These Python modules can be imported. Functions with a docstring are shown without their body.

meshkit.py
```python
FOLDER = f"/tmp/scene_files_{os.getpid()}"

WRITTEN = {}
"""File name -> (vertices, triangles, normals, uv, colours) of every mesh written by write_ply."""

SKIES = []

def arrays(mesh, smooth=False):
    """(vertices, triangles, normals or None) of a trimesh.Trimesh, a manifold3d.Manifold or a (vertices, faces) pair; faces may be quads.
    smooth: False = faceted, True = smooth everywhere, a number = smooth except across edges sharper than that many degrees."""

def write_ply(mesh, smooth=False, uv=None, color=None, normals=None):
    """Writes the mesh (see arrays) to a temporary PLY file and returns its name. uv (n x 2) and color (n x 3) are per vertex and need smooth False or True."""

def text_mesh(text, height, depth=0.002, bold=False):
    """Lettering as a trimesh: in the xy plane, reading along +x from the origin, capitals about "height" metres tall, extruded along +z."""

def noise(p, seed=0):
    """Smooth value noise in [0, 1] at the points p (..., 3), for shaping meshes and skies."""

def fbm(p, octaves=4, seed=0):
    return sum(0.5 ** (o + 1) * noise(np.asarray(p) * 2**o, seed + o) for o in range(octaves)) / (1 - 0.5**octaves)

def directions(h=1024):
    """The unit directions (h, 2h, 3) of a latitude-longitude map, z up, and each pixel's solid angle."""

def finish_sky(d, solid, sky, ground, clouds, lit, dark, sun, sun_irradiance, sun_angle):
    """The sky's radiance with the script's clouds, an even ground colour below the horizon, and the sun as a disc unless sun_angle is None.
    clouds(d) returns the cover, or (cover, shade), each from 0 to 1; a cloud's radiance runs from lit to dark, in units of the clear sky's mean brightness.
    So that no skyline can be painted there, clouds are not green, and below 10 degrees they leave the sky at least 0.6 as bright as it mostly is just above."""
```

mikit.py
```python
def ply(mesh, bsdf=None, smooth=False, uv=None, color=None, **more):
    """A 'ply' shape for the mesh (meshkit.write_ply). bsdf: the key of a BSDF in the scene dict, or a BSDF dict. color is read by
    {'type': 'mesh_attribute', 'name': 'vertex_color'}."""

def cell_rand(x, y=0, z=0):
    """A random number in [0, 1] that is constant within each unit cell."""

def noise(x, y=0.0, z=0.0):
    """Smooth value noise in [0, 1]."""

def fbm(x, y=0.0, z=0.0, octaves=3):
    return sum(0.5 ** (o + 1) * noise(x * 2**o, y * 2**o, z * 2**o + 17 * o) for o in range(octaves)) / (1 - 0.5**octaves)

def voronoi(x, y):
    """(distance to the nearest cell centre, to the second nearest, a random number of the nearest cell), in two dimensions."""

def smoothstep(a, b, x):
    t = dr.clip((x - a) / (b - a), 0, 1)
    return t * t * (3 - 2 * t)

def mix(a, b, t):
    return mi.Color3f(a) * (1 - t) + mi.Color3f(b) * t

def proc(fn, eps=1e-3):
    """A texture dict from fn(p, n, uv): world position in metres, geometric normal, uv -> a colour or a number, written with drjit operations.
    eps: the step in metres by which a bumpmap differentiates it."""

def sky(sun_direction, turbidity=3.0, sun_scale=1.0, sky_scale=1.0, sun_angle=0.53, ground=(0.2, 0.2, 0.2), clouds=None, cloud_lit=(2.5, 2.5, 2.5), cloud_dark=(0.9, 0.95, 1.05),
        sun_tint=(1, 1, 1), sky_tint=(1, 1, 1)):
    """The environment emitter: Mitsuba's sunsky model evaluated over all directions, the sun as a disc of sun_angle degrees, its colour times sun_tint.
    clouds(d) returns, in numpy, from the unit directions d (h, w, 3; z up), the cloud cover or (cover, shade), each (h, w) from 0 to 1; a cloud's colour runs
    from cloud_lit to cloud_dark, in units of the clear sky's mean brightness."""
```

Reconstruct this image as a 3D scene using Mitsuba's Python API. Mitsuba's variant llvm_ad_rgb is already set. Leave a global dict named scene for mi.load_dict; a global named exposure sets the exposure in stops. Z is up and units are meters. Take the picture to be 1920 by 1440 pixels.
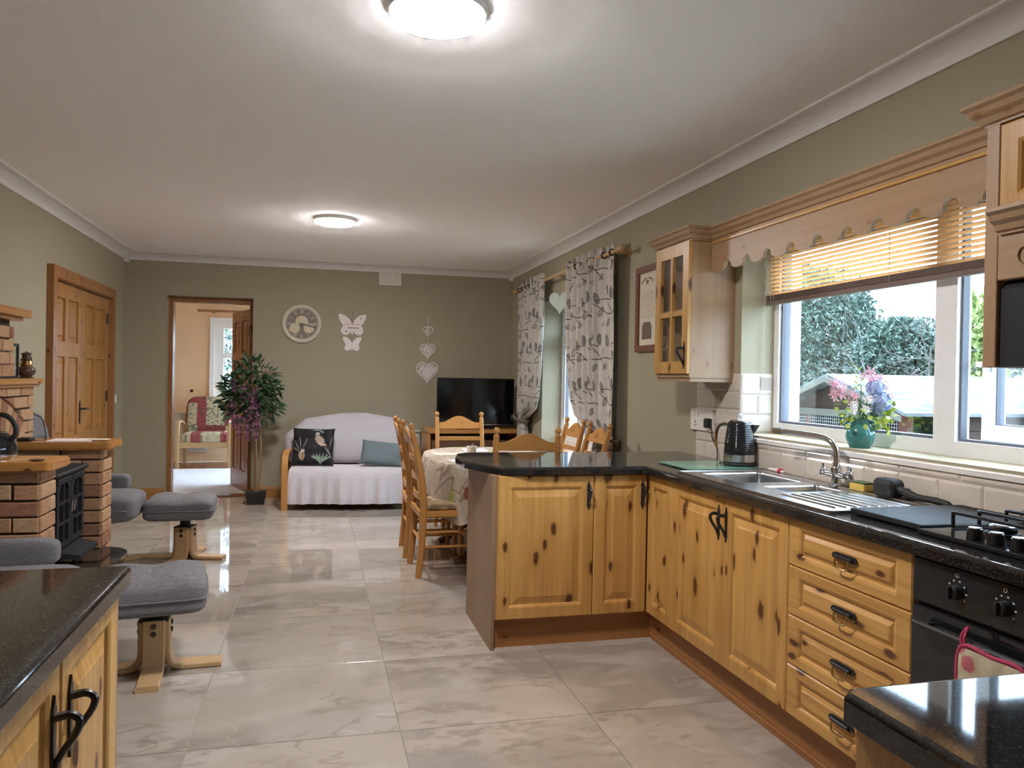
import math, numpy as np, trimesh, drjit as dr, mitsuba as mi, mikit, meshkit, manifold3d as m3
from mikit import noise, fbm, voronoi, cell_rand, smoothstep, mix, proc
from shapely.geometry import Polygon, Point, box as sbox, LineString
from shapely import affinity, union_all

scene, labels = {}, {}
T4 = mi.ScalarTransform4f
# ------------------------------------------------------------------ camera, sky, sun, lamps' strength, exposure
RX, RU, RF = (np.array(a) for a in ((0.96935497, -0.24497285, 0.01841855), (-0.01612619, 0.01136028, 0.99980543), (0.24513443, 0.96946338, -0.00706167)))
CAM = np.array([0, 0, 1.3495])
m = np.eye(4); m[:3, 0], m[:3, 1], m[:3, 2], m[:3, 3] = -RX, RU, RF, CAM
scene['camera'] = dict(type='perspective', fov=2 * math.degrees(math.atan(960 / 1462.0)), fov_axis='x', near_clip=0.05, far_clip=200.0, to_world=T4(m.tolist()))
SUN = (0.46, 0.06, 0.88)
scene['sky'] = mikit.sky(SUN, turbidity=4.0, sun_scale=0.35, sky_scale=11.0, ground=(.2, .21, .2), sky_tint=(.72, .95, 1.22),
    clouds=lambda d: np.clip(0.62 + 0.5 * meshkit.fbm(d * 3.0, 4, 3), 0, 1), cloud_lit=(1.7, 2.25, 2.75), cloud_dark=(1.0, 1.4, 1.75))
LAMP_L = 56.0
exposure = 1.98
rng = np.random.default_rng(11)
XL, XR, YF, YB, ZC = -1.948, 2.24, 8.908, -2.2, 2.605

# ------------------------------------------------------------------ materials
def mat(name, color, rough=.5, spec=.5, metallic=0., **k):
    c = color if isinstance(color, dict) else {'type': 'rgb', 'value': list(color)}
    scene[name] = {'type': 'twosided', 'b': dict(type='principled', base_color=c, roughness=rough, specular=spec, **({'metallic': metallic} if metallic else {}), **k)}
    return name
def srgb(r, g, b):
    return tuple(((c / 255 + .055) / 1.055) ** 2.4 if c > 10 else c / 255 / 12.92 for c in (r, g, b))
def wood_fn(base, dark, knot, stave=.075, kd=1.0, gs=1.0, kn=.3, ks=1.0):
    def fn(p, n, uv):
        u, v = uv.x, uv.y
        st = cell_rand(dr.floor(u / stave), dr.floor(v / 3.0 + 40 * cell_rand(dr.floor(u / stave), 9)))
        uu = u + .012 * noise(u * 5, v * 2.0)
        g = fbm(uu * 60 * gs, v * 1.3, 0.0, 2)
        s = noise(uu * 170 * gs, v * 3.0)
        c = mix(base, dark, dr.clip(.62 * g + .25 * s + .30 * (st - .5), 0, 1))
        if kd > 0:
            d, d2, w = voronoi(u * 7.5, v * 3.3)
            d = d * (.75 + .9 * (w * 7.0 - dr.floor(w * 7.0))) + .05 * (noise(u * 60, v * 25) - .5)
            on = dr.select(w > kn, 1.0, 0.0)
            core = smoothstep(.10 * ks, .05 * ks, d + .035 * noise(u * 90, v * 60)) * on
            halo = smoothstep(.24 * ks, .06, d) * on
            c = mix(c, dark, .55 * halo * kd)
            c = mix(c, knot, core * kd)
        return c
    return fn
mat('pine', proc(wood_fn((.52, .295, .092), (.335, .158, .04), (.085, .03, .010), ks=1.75, kn=.08)), .3, .45)
mat('pale_pine', proc(wood_fn((.345, .22, .128), (.28, .165, .088), (.20, .09, .035), kd=.7, kn=.55)), .4, .4)
mat('red_pine', proc(wood_fn((.34, .155, .055), (.21, .083, .027), (.06, .02, .008), stave=.3, kn=.5)), .4, .4)
mat('end_panel', proc(wood_fn((.27, .165, .105), (.20, .115, .07), (.1, .05, .03), stave=.12, kd=0)), .45, .4)
mat('door_pine', proc(wood_fn((.40, .20, .062), (.26, .115, .03), (.09, .03, .01), stave=.4, kn=.5)), .45, .35)
mat('mantel_pine', proc(wood_fn((.47, .225, .062), (.29, .115, .026), (.08, .03, .01), stave=.5, kn=.5)), .25, .5)
mat('honey_wood', proc(wood_fn((.50, .245, .075), (.38, .165, .045), (.2, .08, .02), stave=.5, kd=0, gs=.7)), .3, .5)
mat('beech', proc(wood_fn((.50, .33, .17), (.38, .23, .105), (.2, .1, .05), stave=.5, kd=0, gs=.7)), .35, .5)
mat('dark_rail', (.17, .12, .10), .5, .3)
mat('dark_wood', (.10, .045, .02), .35, .5)
mat('floor_wood', proc(wood_fn((.20, .075, .035), (.12, .04, .018), (.05, .02, .01), stave=.12, kd=0)), .25, .5)
mat('wall_paint', (.343, .305, .214), .7, .25)
mat('peach_paint', (.74, .51, .31), .75, .2)
mat('ceiling_paint', (.87, .855, .84), .85, .2)
mat('trim_white', (.68, .655, .63), .6, .3)
mat('exterior_white', (.85, .85, .85), .8, .2)
def floor_fn(p, n, uv):
    ix, iy = dr.floor((p.x - .3365) / .76), dr.floor((p.y - 2.967) / .757)
    a, b = cell_rand(ix, iy, 5) * 37, cell_rand(ix, iy, 8) * 53
    tone, kind = cell_rand(ix, iy, 2), cell_rand(ix, iy, 11)
    x, y = p.x + a, (p.y + b) + .25 * p.x * (kind - .5)
    w = fbm(x * 1.9, y * 3.2, 0.0, 3)
    fine = fbm(x * 16 + w * 3, y * 30, 0.0, 3)
    big = smoothstep(.38, .66, fbm(x * 1.2 + 1.4 * w, y * 3.0 + w, 0.0, 3) + .10 * (fine - .5) + .10 * (kind - .5))
    c = mix((.335, .289, .24), (.25, .218, .183), big)
    c = mix(c, (.39, .35, .31), .5 * smoothstep(.50, .72, fbm(x * 3.1 + 7, y * 7 + w * 2, 0.0, 3)) + .30 * (tone - .4))
    patch = smoothstep(.50, .66, fbm(x * 1.5 + 11 + w, y * 3.6 + 4 + w, 0.0, 3) + .16 * (kind - .5))
    c = mix(c, (.215, .175, .14), .62 * patch * smoothstep(.42, .70, fine))
    r1 = dr.abs(fbm(x * 1.7 + w * 1.2, y * 4.6 + w * 1.6, 0.0, 4) - .5)
    c = mix(c, (.20, .16, .125), .5 * smoothstep(.018, .0, r1) * smoothstep(.48, .62, fbm(x * 2.4 + 9, y * 3 + 4, 0.0, 2)))
    c = mix(c, (.60, .56, .52), 0.14 * smoothstep(.02, .0, dr.abs(fbm(x * 2.2 + 3 - w, y * 4.2 + x, 0.0, 3) - .52)) * smoothstep(.5, .6, w))
    return c
mat('floor_tile', proc(floor_fn), .04, .9, clearcoat=.6, clearcoat_gloss=.98)
mat('grout', (.33, .29, .25), .8, .2)
def granite_fn(p, n, uv):
    s = noise(p.x * 420, p.y * 420, p.z * 420)
    s2 = noise(p.x * 160 + 9, p.y * 160, p.z * 160)
    return mix((.009, .008, .008), (.075, .07, .062), smoothstep(.66, .92, s) * .8 + .3 * smoothstep(.6, .85, s2))
mat('granite', proc(granite_fn), .05, .55)
mat('black_iron', (.012, .012, .013), .35, .5)
mat('black_gloss', (.010, .010, .012), .07, .5)
mat('black_matt', (.015, .015, .015), .55, .4)
mat('char_black', (.013, .013, .014), .6, .25)
mat('steel', (.62, .62, .63), .22, .5, 1.)
mat('chrome', (.72, .72, .74), .07, .5, 1.)
mat('old_copper', (.085, .045, .03), .35, .5)
mat('brass', (.55, .38, .16), .25, .5, 1.)
mat('wall_tile', (.59, .52, .44), .15, .5)
mat('sill_white', (.72, .69, .65), .25, .5)
mat('tile_grout', (.42, .36, .31), .8, .2)
mat('upvc', (.80, .80, .80), .3, .5)
mat('gasket', (.12, .13, .16), .5, .4)
mat('white_plastic', (.70, .66, .60), .4, .5)
mat('radiator_white', (.66, .63, .58), .4, .5)
def brick_fn(a, b):
    return lambda p, n, uv: mix(a, b, dr.clip(.6 * fbm(p.x * 28, p.y * 28, p.z * 40) + .5 * smoothstep(.6, .8, noise(p.x * 90, p.y * 90, p.z * 90)), 0, 1))
mat('brick_orange', proc(brick_fn((.40, .225, .125), (.27, .14, .075))), .85, .2)
mat('brick_red', proc(brick_fn((.29, .145, .085), (.185, .085, .055))), .85, .2)
mat('brick_buff', proc(brick_fn((.44, .28, .16), (.32, .185, .10))), .85, .2)
mat('mortar', (.075, .058, .045), .9, .1)
def weave(a, b, f=260.):
    return lambda p, n, uv: mix(a, b, .55 * noise(p.x * f, p.y * f, p.z * 1.4 * f) + .45 * noise(p.x * 60, p.y * 60 + 5, p.z * 200))
mat('grey_fabric', proc(weave((.085, .08, .085), (.19, .18, .185))), .9, .15, sheen=.4)
mat('throw_fabric', proc(weave((.50, .465, .49), (.60, .56, .585), 150.)), .95, .1, sheen=.3)
mat('blue_fabric', proc(weave((.125, .16, .175), (.18, .22, .235), 200.)), .8, .2, sheen=.3)
mat('lamp_rim', (.8, .8, .8), .4, .4)
mat('tv_black', (.006, .006, .007), .22, .5)
mat('screen_black', (.003, .003, .004), .09, .5)
mat('cream', (.66, .60, .50), .6, .3)
mat('pinkish_white', (.80, .71, .69), .6, .3)
mat('clock_face', (.22, .19, .165), .6, .3)
mat('clock_cream', (.62, .54, .38), .6, .3)
mat('mesh_silver', (.50, .47, .45), .5, .4)
mat('twine', (.36, .30, .22), .9, .1)
mat('sage_paint', (.50, .56, .49), .6, .3)
mat('paper', (.62, .56, .45), .8, .2)
mat('print_brown', (.16, .12, .09), .8, .2)
mat('mahogany', (.15, .06, .04), .35, .5)
mat('teal_glaze', (.045, .185, .165), .12, .6)
mat('leaf_dark', {'type': 'rgb', 'value': [.035, .075, .03]}, .4, .4)
mat('leaf_lime', (.42, .52, .10), .5, .3)
mat('leaf_mid', (.12, .22, .07), .5, .3)
mat('petal_pink', (.78, .50, .58), .6, .2)
mat('petal_blue', (.40, .46, .66), .6, .2)
mat('petal_white', (.80, .76, .74), .6, .2)
mat('petal_purple', (.22, .10, .155), .6, .2)
mat('stem_brown', (.28, .19, .10), .7, .2)
mat('sponge_yellow', (.60, .42, .10), .9, .1)
mat('label_red', (.55, .03, .06), .4, .4)
mat('box_pink', (.62, .16, .22), .6, .3)
mat('box_red', (.26, .012, .03), .6, .3)
mat('linen', (.52, .47, .40), .9, .1)
mat('soil', (.12, .10, .07), .95, .1)
mat('gravel', proc(lambda p, n, uv: mix((.25, .24, .21), (.16, .19, .10), smoothstep(.4, .65, fbm(p.x * 1.5, p.y * 1.5)))), .95, .1)
mat('felt', proc(lambda p, n, uv: mix((.12, .13, .138), (.045, .052, .056), .85 * smoothstep(.5, .72, fbm(p.x * 1.6, p.y * 9 + p.z * 6)))), .8, .3)
mat('shed_red', proc(lambda p, n, uv: mix((.11, .040, .030), (.065, .026, .02), noise(p.x * 3, p.y * 3, p.z * 40))), .8, .2)
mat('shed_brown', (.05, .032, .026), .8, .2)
mat('fence_pale', (.105, .105, .085), .8, .2)
mat('wire', (.15, .18, .185), .5, .4)
mat('barrel_green', (.09, .15, .135), .5, .4)
mat('bark', (.16, .155, .15), .9, .1)
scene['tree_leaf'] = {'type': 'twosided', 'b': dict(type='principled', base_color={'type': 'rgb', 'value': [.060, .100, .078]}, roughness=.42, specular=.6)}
scene['tree_leaf_yellow'] = {'type': 'twosided', 'b': dict(type='principled', base_color={'type': 'rgb', 'value': [.20, .25, .08]}, roughness=.5, specular=.4)}  # yellow green leaf colour of the shrub behind the casement
scene['pane_glass'] = {'type': 'thindielectric', 'int_ior': 1.5}
scene['clear_glass'] = {'type': 'thindielectric', 'int_ior': 1.5}
scene['green_glass'] = {'type': 'principled', 'base_color': {'type': 'rgb', 'value': [.07, .17, .12]}, 'roughness': .05, 'specular': .9, 'clearcoat': .6, 'clearcoat_gloss': .98}
scene['lamp_glow'] = {'type': 'diffuse', 'reflectance': {'type': 'rgb', 'value': [.8, .8, .8]}}
# printed and woven patterns (they follow the cloth's own uv, in metres)
def ell(u, v, cx, cy, a, b, t):
    c, s = math.cos(t), math.sin(t)
    x, y = u - cx, v - cy
    return dr.sqrt(dr.square((x * c + y * s) / a) + dr.square((y * c - x * s) / b))
def curtain_fn(p, n, uv):
    L, H = .50, .375
    row = dr.floor(uv.y * 1.08 / H)
    u = uv.x * 1.08 + .21 * row
    u = u - L * dr.floor(u / L)
    v = uv.y * 1.08 - H * row
    c = mix((.50, .465, .42), (.44, .405, .365), noise(uv.x * 30, uv.y * 220))
    ink = mi.Color3f(.05, .045, .04)
    yy = .10 + .11 * u / L + .028 * dr.sin(u * 6.283 / L * 1.0 + 1.0)
    t = smoothstep(.006, .002, dr.abs(v - yy))
    yb = .05 + .72 * (u - .08) + 1.1 * (u - .08) * (u - .08)
    t = dr.maximum(t, smoothstep(.0055, .002, dr.abs(v - yb) * .75) * dr.select((u > .08) & (u < .33), 1.0, 0.0))
    yd = .26 - .9 * dr.square(u - .36)
    t = dr.maximum(t, smoothstep(.005, .002, dr.abs(v - yd)) * dr.select((u > .22) & (u < .46), 1.0, 0.0))
    gr = mi.Float(0)
    for cx, cy, a, b, th, k in ((.45, .27, .050, .026, 1.1, .8), (.40, .155, .044, .024, -.9, .6), (.30, .335, .046, .025, 1.0, .85), (.21, .30, .046, .024, 1.5, .9), (.15, .20, .036, .018, 1.9, .35), (.07, .285, .046, .024, 1.3, .75), (.26, .06, .034, .018, -1.0, .7), (.11, .07, .034, .017, -.7, .55), (.36, .05, .03, .016, -.3, .35)):
        d = ell(u, v, cx, cy, a, b, th)
        gr = dr.maximum(gr, k * smoothstep(1.05, .9, d) * (.72 + .28 * smoothstep(.0, .5, d)))
        gr = dr.maximum(gr, .95 * smoothstep(.14, .05, dr.abs(d - 1.0)))
    c = mix(c, (.105, .10, .10), .95 * gr)
    return c * (1 - t) + ink * t
mat('curtain_cloth', proc(curtain_fn), .9, .1)
def cloth_fn(p, n, uv):
    x, y = uv.x * 4.6, uv.y * 4.6
    w = fbm(x * 1.3, y * 1.3, 0.0, 2)
    c = mix((.43, .365, .295), (.35, .285, .22), noise(x * 8, y * 8))
    c = mix(c, (.17, .11, .08), .8 * smoothstep(.04, .0, dr.abs(fbm(x * 1.1 + w, y * 1.1, 0.0, 3) - .5)))
    d, d2, k = voronoi(x * 1.15, y * 1.15)
    blob = smoothstep(.42, .30, d + .16 * noise(x * 9, y * 9))
    c = mix(c, mix((.20, .165, .135), (.50, .45, .39), noise(x * 7, y * 7)), .9 * blob * dr.select(k < .48, 1.0, 0.0))
    c = mix(c, mix((.16, .20, .04), (.42, .42, .14), noise(x * 22, y * 22)), .9 * blob * dr.select((k > .48) & (k < .66), 1.0, 0.0))
    c = mix(c, mix((.20, .035, .025), (.10, .03, .02), noise(x * 9, y * 9)), .9 * blob * dr.select(k > .90, 1.0, 0.0) * smoothstep(.3, .2, d))
    return c
mat('table_cloth', proc(cloth_fn), .8, .2)
def seatpad_fn(p, n, uv):
    s = noise(p.x * 24 + 3, p.y * 24, p.z * 24)
    return mix(mix((.36, .27, .16), (.20, .145, .09), smoothstep(.4, .6, s)), (.28, .12, .06), smoothstep(.62, .75, noise(p.x * 16, p.y * 16 + 7, p.z * 16)))
mat('seat_pad', proc(seatpad_fn), .9, .1)
def jungle_fn(p, n, uv):
    u, v = uv.x, uv.y
    w = noise(u * 9, v * 9)
    c = mix((.012, .011, .014), (.03, .028, .03), w)
    def blob(cx, cy, a, b, t, col, k=.9):
        nonlocal c
        c = mix(c, col, k * smoothstep(1.05, .8, ell(u, v, cx, cy, a, b, t) + .5 * (noise(u * 60, v * 60) - .5)))
    for cx, t in ((.60, 2.3), (.64, 1.95), (.68, 1.6), (.73, 1.3), (.78, .95), (.58, 2.7), (.83, .6)):
        blob(cx, .15, .14, .022, t, (.25, .33, .25))
    for cx, cy, t in ((.12, .5, 2.0), (.2, .56, 1.7), (.32, .55, 1.2), (.1, .4, 2.4), (.85, .35, 2.2), (.92, .6, 1.4), (.9, .3, 2.0)):
        blob(cx, cy, .16, .014, t, (.30, .27, .26), .7)
    blob(.25, .22, .075, .13, .1, (.45, .32, .2)); blob(.27, .33, .05, .06, 0., (.55, .48, .42)); blob(.27, .22, .02, .09, 0., (.1, .06, .03))
    blob(.66, .62, .10, .16, .5, (.42, .33, .27)); blob(.60, .80, .06, .06, 0., (.4, .36, .32)); blob(.72, .52, .12, .04, -.2, (.5, .38, .28)); blob(.58, .92, .12, .03, .1, (.2, .24, .19)); blob(.68, .88, .1, .03, -.5, (.18, .22, .17))
    return c
mat('jungle_print', proc(jungle_fn), .8, .2)
def patch_fn(p, n, uv):
    u, v = uv.x * 1.0, uv.y
    cv = dr.floor(v / .34)
    cu = dr.floor(u / .13 + .4 * cell_rand(cv, 3))
    r = cell_rand(cu, cv, 4)
    c = mix((.50, .46, .33), (.42, .36, .22), noise(u * 40, v * 40))
    c = mix(c, (.27, .05, .055), dr.select(r < .36, .95, 0.0))
    c = mix(c, (.15, .19, .14), dr.select((r > .36) & (r < .55), .8, 0.0) * smoothstep(.35, .6, noise(u * 25, v * 25)))
    c = mix(c, (.50, .28, .07), dr.select(r > .85, .8, 0.0))
    return mix(c, (.08, .08, .06), .7 * smoothstep(.66, .75, noise(u * 34 + 4, v * 50)))
mat('patch_fabric', proc(patch_fn), .9, .1)
def mitt_fn(p, n, uv):
    u, v = uv.x, uv.y
    c = mix((.48, .42, .30), (.42, .36, .25), noise(u * 60, v * 60))
    d, d2, k = voronoi(u * 13, v * 13)
    c = mix(c, (.42, .08, .12), .85 * smoothstep(.36, .28, d + .1 * noise(u * 90, v * 90)) * dr.select(k > .35, 1.0, 0.0))
    return mix(c, (.12, .13, .06), .7 * smoothstep(.10, .05, d) * dr.select(k > .6, 1.0, 0.0))
mat('mitt_print', proc(mitt_fn), .9, .1)
mat('mitt_trim', (.40, .06, .12), .9, .1)
mat('rug_white', proc(weave((.64, .66, .70), (.74, .76, .80), 90.)), .95, .1)
mat('slat_wood', {'type': 'rgb', 'value': [.56, .30, .095]}, .4, .4)
scene['slat_wood'] = {'type': 'principledthin', 'base_color': {'type': 'rgb', 'value': [.93, .71, .46]}, 'roughness': .5, 'diff_trans': 1.1, 'spec_trans': 0.0}

# ------------------------------------------------------------------ mesh helpers
def E(): return np.eye(4)
def frame(o, u, v):
    u = np.asarray(u, float); v = np.asarray(v, float); u = u / np.linalg.norm(u); v = v / np.linalg.norm(v)
    M = np.eye(4); M[:3, 0], M[:3, 1], M[:3, 2], M[:3, 3] = u, v, np.cross(u, v), o
    return M
def at(x, y, z=0, deg=0):
    M = np.eye(4); c, s = math.cos(math.radians(deg)), math.sin(math.radians(deg))
    M[:2, :2] = [[c, -s], [s, c]]; M[:3, 3] = x, y, z
    return M
def tri(v, f):
    f = np.asarray(f, int)
    if f.ndim == 2 and f.shape[1] == 4: f = np.vstack([f[:, [0, 1, 2]], f[:, [0, 2, 3]]])
    return trimesh.Trimesh(np.asarray(v, float), f, process=False)
def hull(pts): return trimesh.convex.convex_hull(np.asarray(pts, float))
def box(x0, x1, y0, y1, z0, z1, bev=0.):
    x0, x1 = min(x0, x1), max(x0, x1); y0, y1 = min(y0, y1), max(y0, y1); z0, z1 = min(z0, z1), max(z0, z1)
    if bev <= 0:
        v = [[x, y, z] for x in (x0, x1) for y in (y0, y1) for z in (z0, z1)]
        return tri(v, [[0, 1, 3, 2], [4, 6, 7, 5], [0, 4, 5, 1], [2, 3, 7, 6], [0, 2, 6, 4], [1, 5, 7, 3]])
    P = []
    for k in range(3):
        b = [bev if i != k else 0 for i in range(3)]
        P += [[x, y, z] for x in (x0 + b[0], x1 - b[0]) for y in (y0 + b[1], y1 - b[1]) for z in (z0 + b[2], z1 - b[2])]
    return hull(P)
def rbox(x0, x1, y0, y1, z0, z1, r, n=10):
    s = trimesh.creation.icosphere(subdivisions=2, radius=r).vertices
    return hull(np.vstack([s + [x, y, z] for x in (x0 + r, x1 - r) for y in (y0 + r, y1 - r) for z in (z0 + r, z1 - r)]))
def ext(poly, d, z0=0.):
    ms = [trimesh.creation.extrude_polygon(g, d, engine='earcut') for g in getattr(poly, 'geoms', [poly])]
    mm = trimesh.util.concatenate(ms); mm.apply_translation([0, 0, z0]); return mm
def frames_along(P):
    P = np.asarray(P, float); t = np.gradient(P, axis=0); t /= np.linalg.norm(t, axis=1, keepdims=True)
    a = np.array([0, 0, 1.]) if abs(t[0][2]) < .9 else np.array([1., 0, 0])
    n = np.cross(t[0], a); n /= np.linalg.norm(n); N = [n]
    for i in range(1, len(P)):
        n = N[-1] - t[i] * (N[-1] @ t[i]); n /= np.linalg.norm(n); N.append(n)
    N = np.array(N); return P, t, N, np.cross(t, N)
def tube(P, r, n=8, cap=True):
    P, t, N, B = frames_along(P); r = np.broadcast_to(r, len(P))
    a = np.arange(n) * 2 * np.pi / n
    v = (P[:, None] + r[:, None, None] * (np.cos(a)[None, :, None] * N[:, None] + np.sin(a)[None, :, None] * B[:, None])).reshape(-1, 3)
    f = [[i * n + j, i * n + (j + 1) % n, (i + 1) * n + (j + 1) % n, (i + 1) * n + j] for i in range(len(P) - 1) for j in range(n)]
    F = [x for q in f for x in ([q[0], q[1], q[2]], [q[0], q[2], q[3]])]
    if cap:
        F += [[0, j + 1, j] for j in range(1, n - 1)]; o = (len(P) - 1) * n; F += [[o, o + j, o + j + 1] for j in range(1, n - 1)]
    return tri(v, F)
def smooth_path(P, k=6):
    P = np.asarray(P, float); Q = np.vstack([2 * P[0] - P[1], P, 2 * P[-1] - P[-2]]); out = []
    for i in range(1, len(Q) - 2):
        for s in np.arange(k) / k:
            a, b, c, d = Q[i - 1:i + 3]
            out.append(.5 * ((2 * b) + (c - a) * s + (2 * a - 5 * b + 4 * c - d) * s * s + (3 * b - a - 3 * c + d) * s ** 3))
    return np.array(out + [P[-1]])
def strip(P, w, t, side):
    """A flat bar of width w (along side) and thickness t along the path P."""
    P = np.asarray(P, float); d = np.gradient(P, axis=0); d /= np.linalg.norm(d, axis=1, keepdims=True)
    s = np.asarray(side, float); s = s / np.linalg.norm(s); nn = np.cross(d, s); nn /= np.linalg.norm(nn, axis=1, keepdims=True)
    w = np.broadcast_to(w, len(P))[:, None]; t = np.broadcast_to(t, len(P))[:, None]
    b = .22 * t
    ring = [P + s * (w / 2) + nn * (t / 2 - b), P + s * (w / 2 - b) + nn * (t / 2), P - s * (w / 2 - b) + nn * (t / 2), P - s * (w / 2) + nn * (t / 2 - b),
            P - s * (w / 2) - nn * (t / 2 - b), P - s * (w / 2 - b) - nn * (t / 2), P + s * (w / 2 - b) - nn * (t / 2), P + s * (w / 2) - nn * (t / 2 - b)]
    v = np.stack(ring, 1).reshape(-1, 3); n = 8
    F = []
    for i in range(len(P) - 1):
        for j in range(n):
            a, b_, c, e = i * n + j, i * n + (j + 1) % n, (i + 1) * n + (j + 1) % n, (i + 1) * n + j
            F += [[a, b_, c], [a, c, e]]
    F += [[0, j + 1, j] for j in range(1, n - 1)]; o = (len(P) - 1) * n; F += [[o, o + j, o + j + 1] for j in range(1, n - 1)]
    mm = tri(v, F); mm.fix_normals(); return mm
def lathe(prof, n=24, c=(0, 0, 0)):
    prof = np.asarray(prof, float); a = np.arange(n) * 2 * np.pi / n
    v = np.stack([prof[:, None, 0] * np.cos(a), prof[:, None, 0] * np.sin(a), np.repeat(prof[:, None, 1], n, 1)], -1).reshape(-1, 3) + np.asarray(c)
    F = []
    for i in range(len(prof) - 1):
        for j in range(n):
            q = [i * n + j, i * n + (j + 1) % n, (i + 1) * n + (j + 1) % n, (i + 1) * n + j]
            F += [[q[0], q[1], q[2]], [q[0], q[2], q[3]]]
    return tri(v, F)
def cyl(p, q, r, n=12, r2=None): return tube([p, (np.asarray(p) + q) / 2, q], [r, (r + (r if r2 is None else r2)) / 2, r if r2 is None else r2], n)
def ball(c, r, sub=2, sc=(1, 1, 1)):
    s = trimesh.creation.icosphere(subdivisions=sub, radius=1.0); s.apply_scale(np.asarray(sc) * r); s.apply_translation(c); return s
def cat(*ms): return trimesh.util.concatenate([x for x in ms])
def grid(fn, nu, nv, close_u=False):
    """A sheet: fn(i, j arrays in 0..1) -> xyz; returns mesh, uv grid shape."""
    s, t = np.meshgrid(np.linspace(0, 1, nu), np.linspace(0, 1, nv), indexing='ij')
    v = fn(s, t).reshape(-1, 3)
    F = [[i * nv + j, (i + 1) * nv + j, (i + 1) * nv + j + 1, i * nv + j + 1] for i in range(nu - 1) for j in range(nv - 1)]
    return tri(v, F)
def leafquad(c, d, n, L, W):
    """A folded leaf of four triangles at c along d with surface normal n."""
    d = d / np.linalg.norm(d); s = np.cross(n, d); s /= np.linalg.norm(s) + 1e-9; n = np.cross(d, s)
    return np.array([c, c + d * L * .5 + s * W / 2 + n * W * .15, c + d * L, c + d * L * .5 - s * W / 2 + n * W * .15])
def leaves(items):
    V = np.concatenate([leafquad(*i) for i in items]); k = np.arange(len(items))[:, None] * 4
    F = np.concatenate([k + [0, 1, 2], k + [0, 2, 3]]); return tri(V, F)
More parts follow.
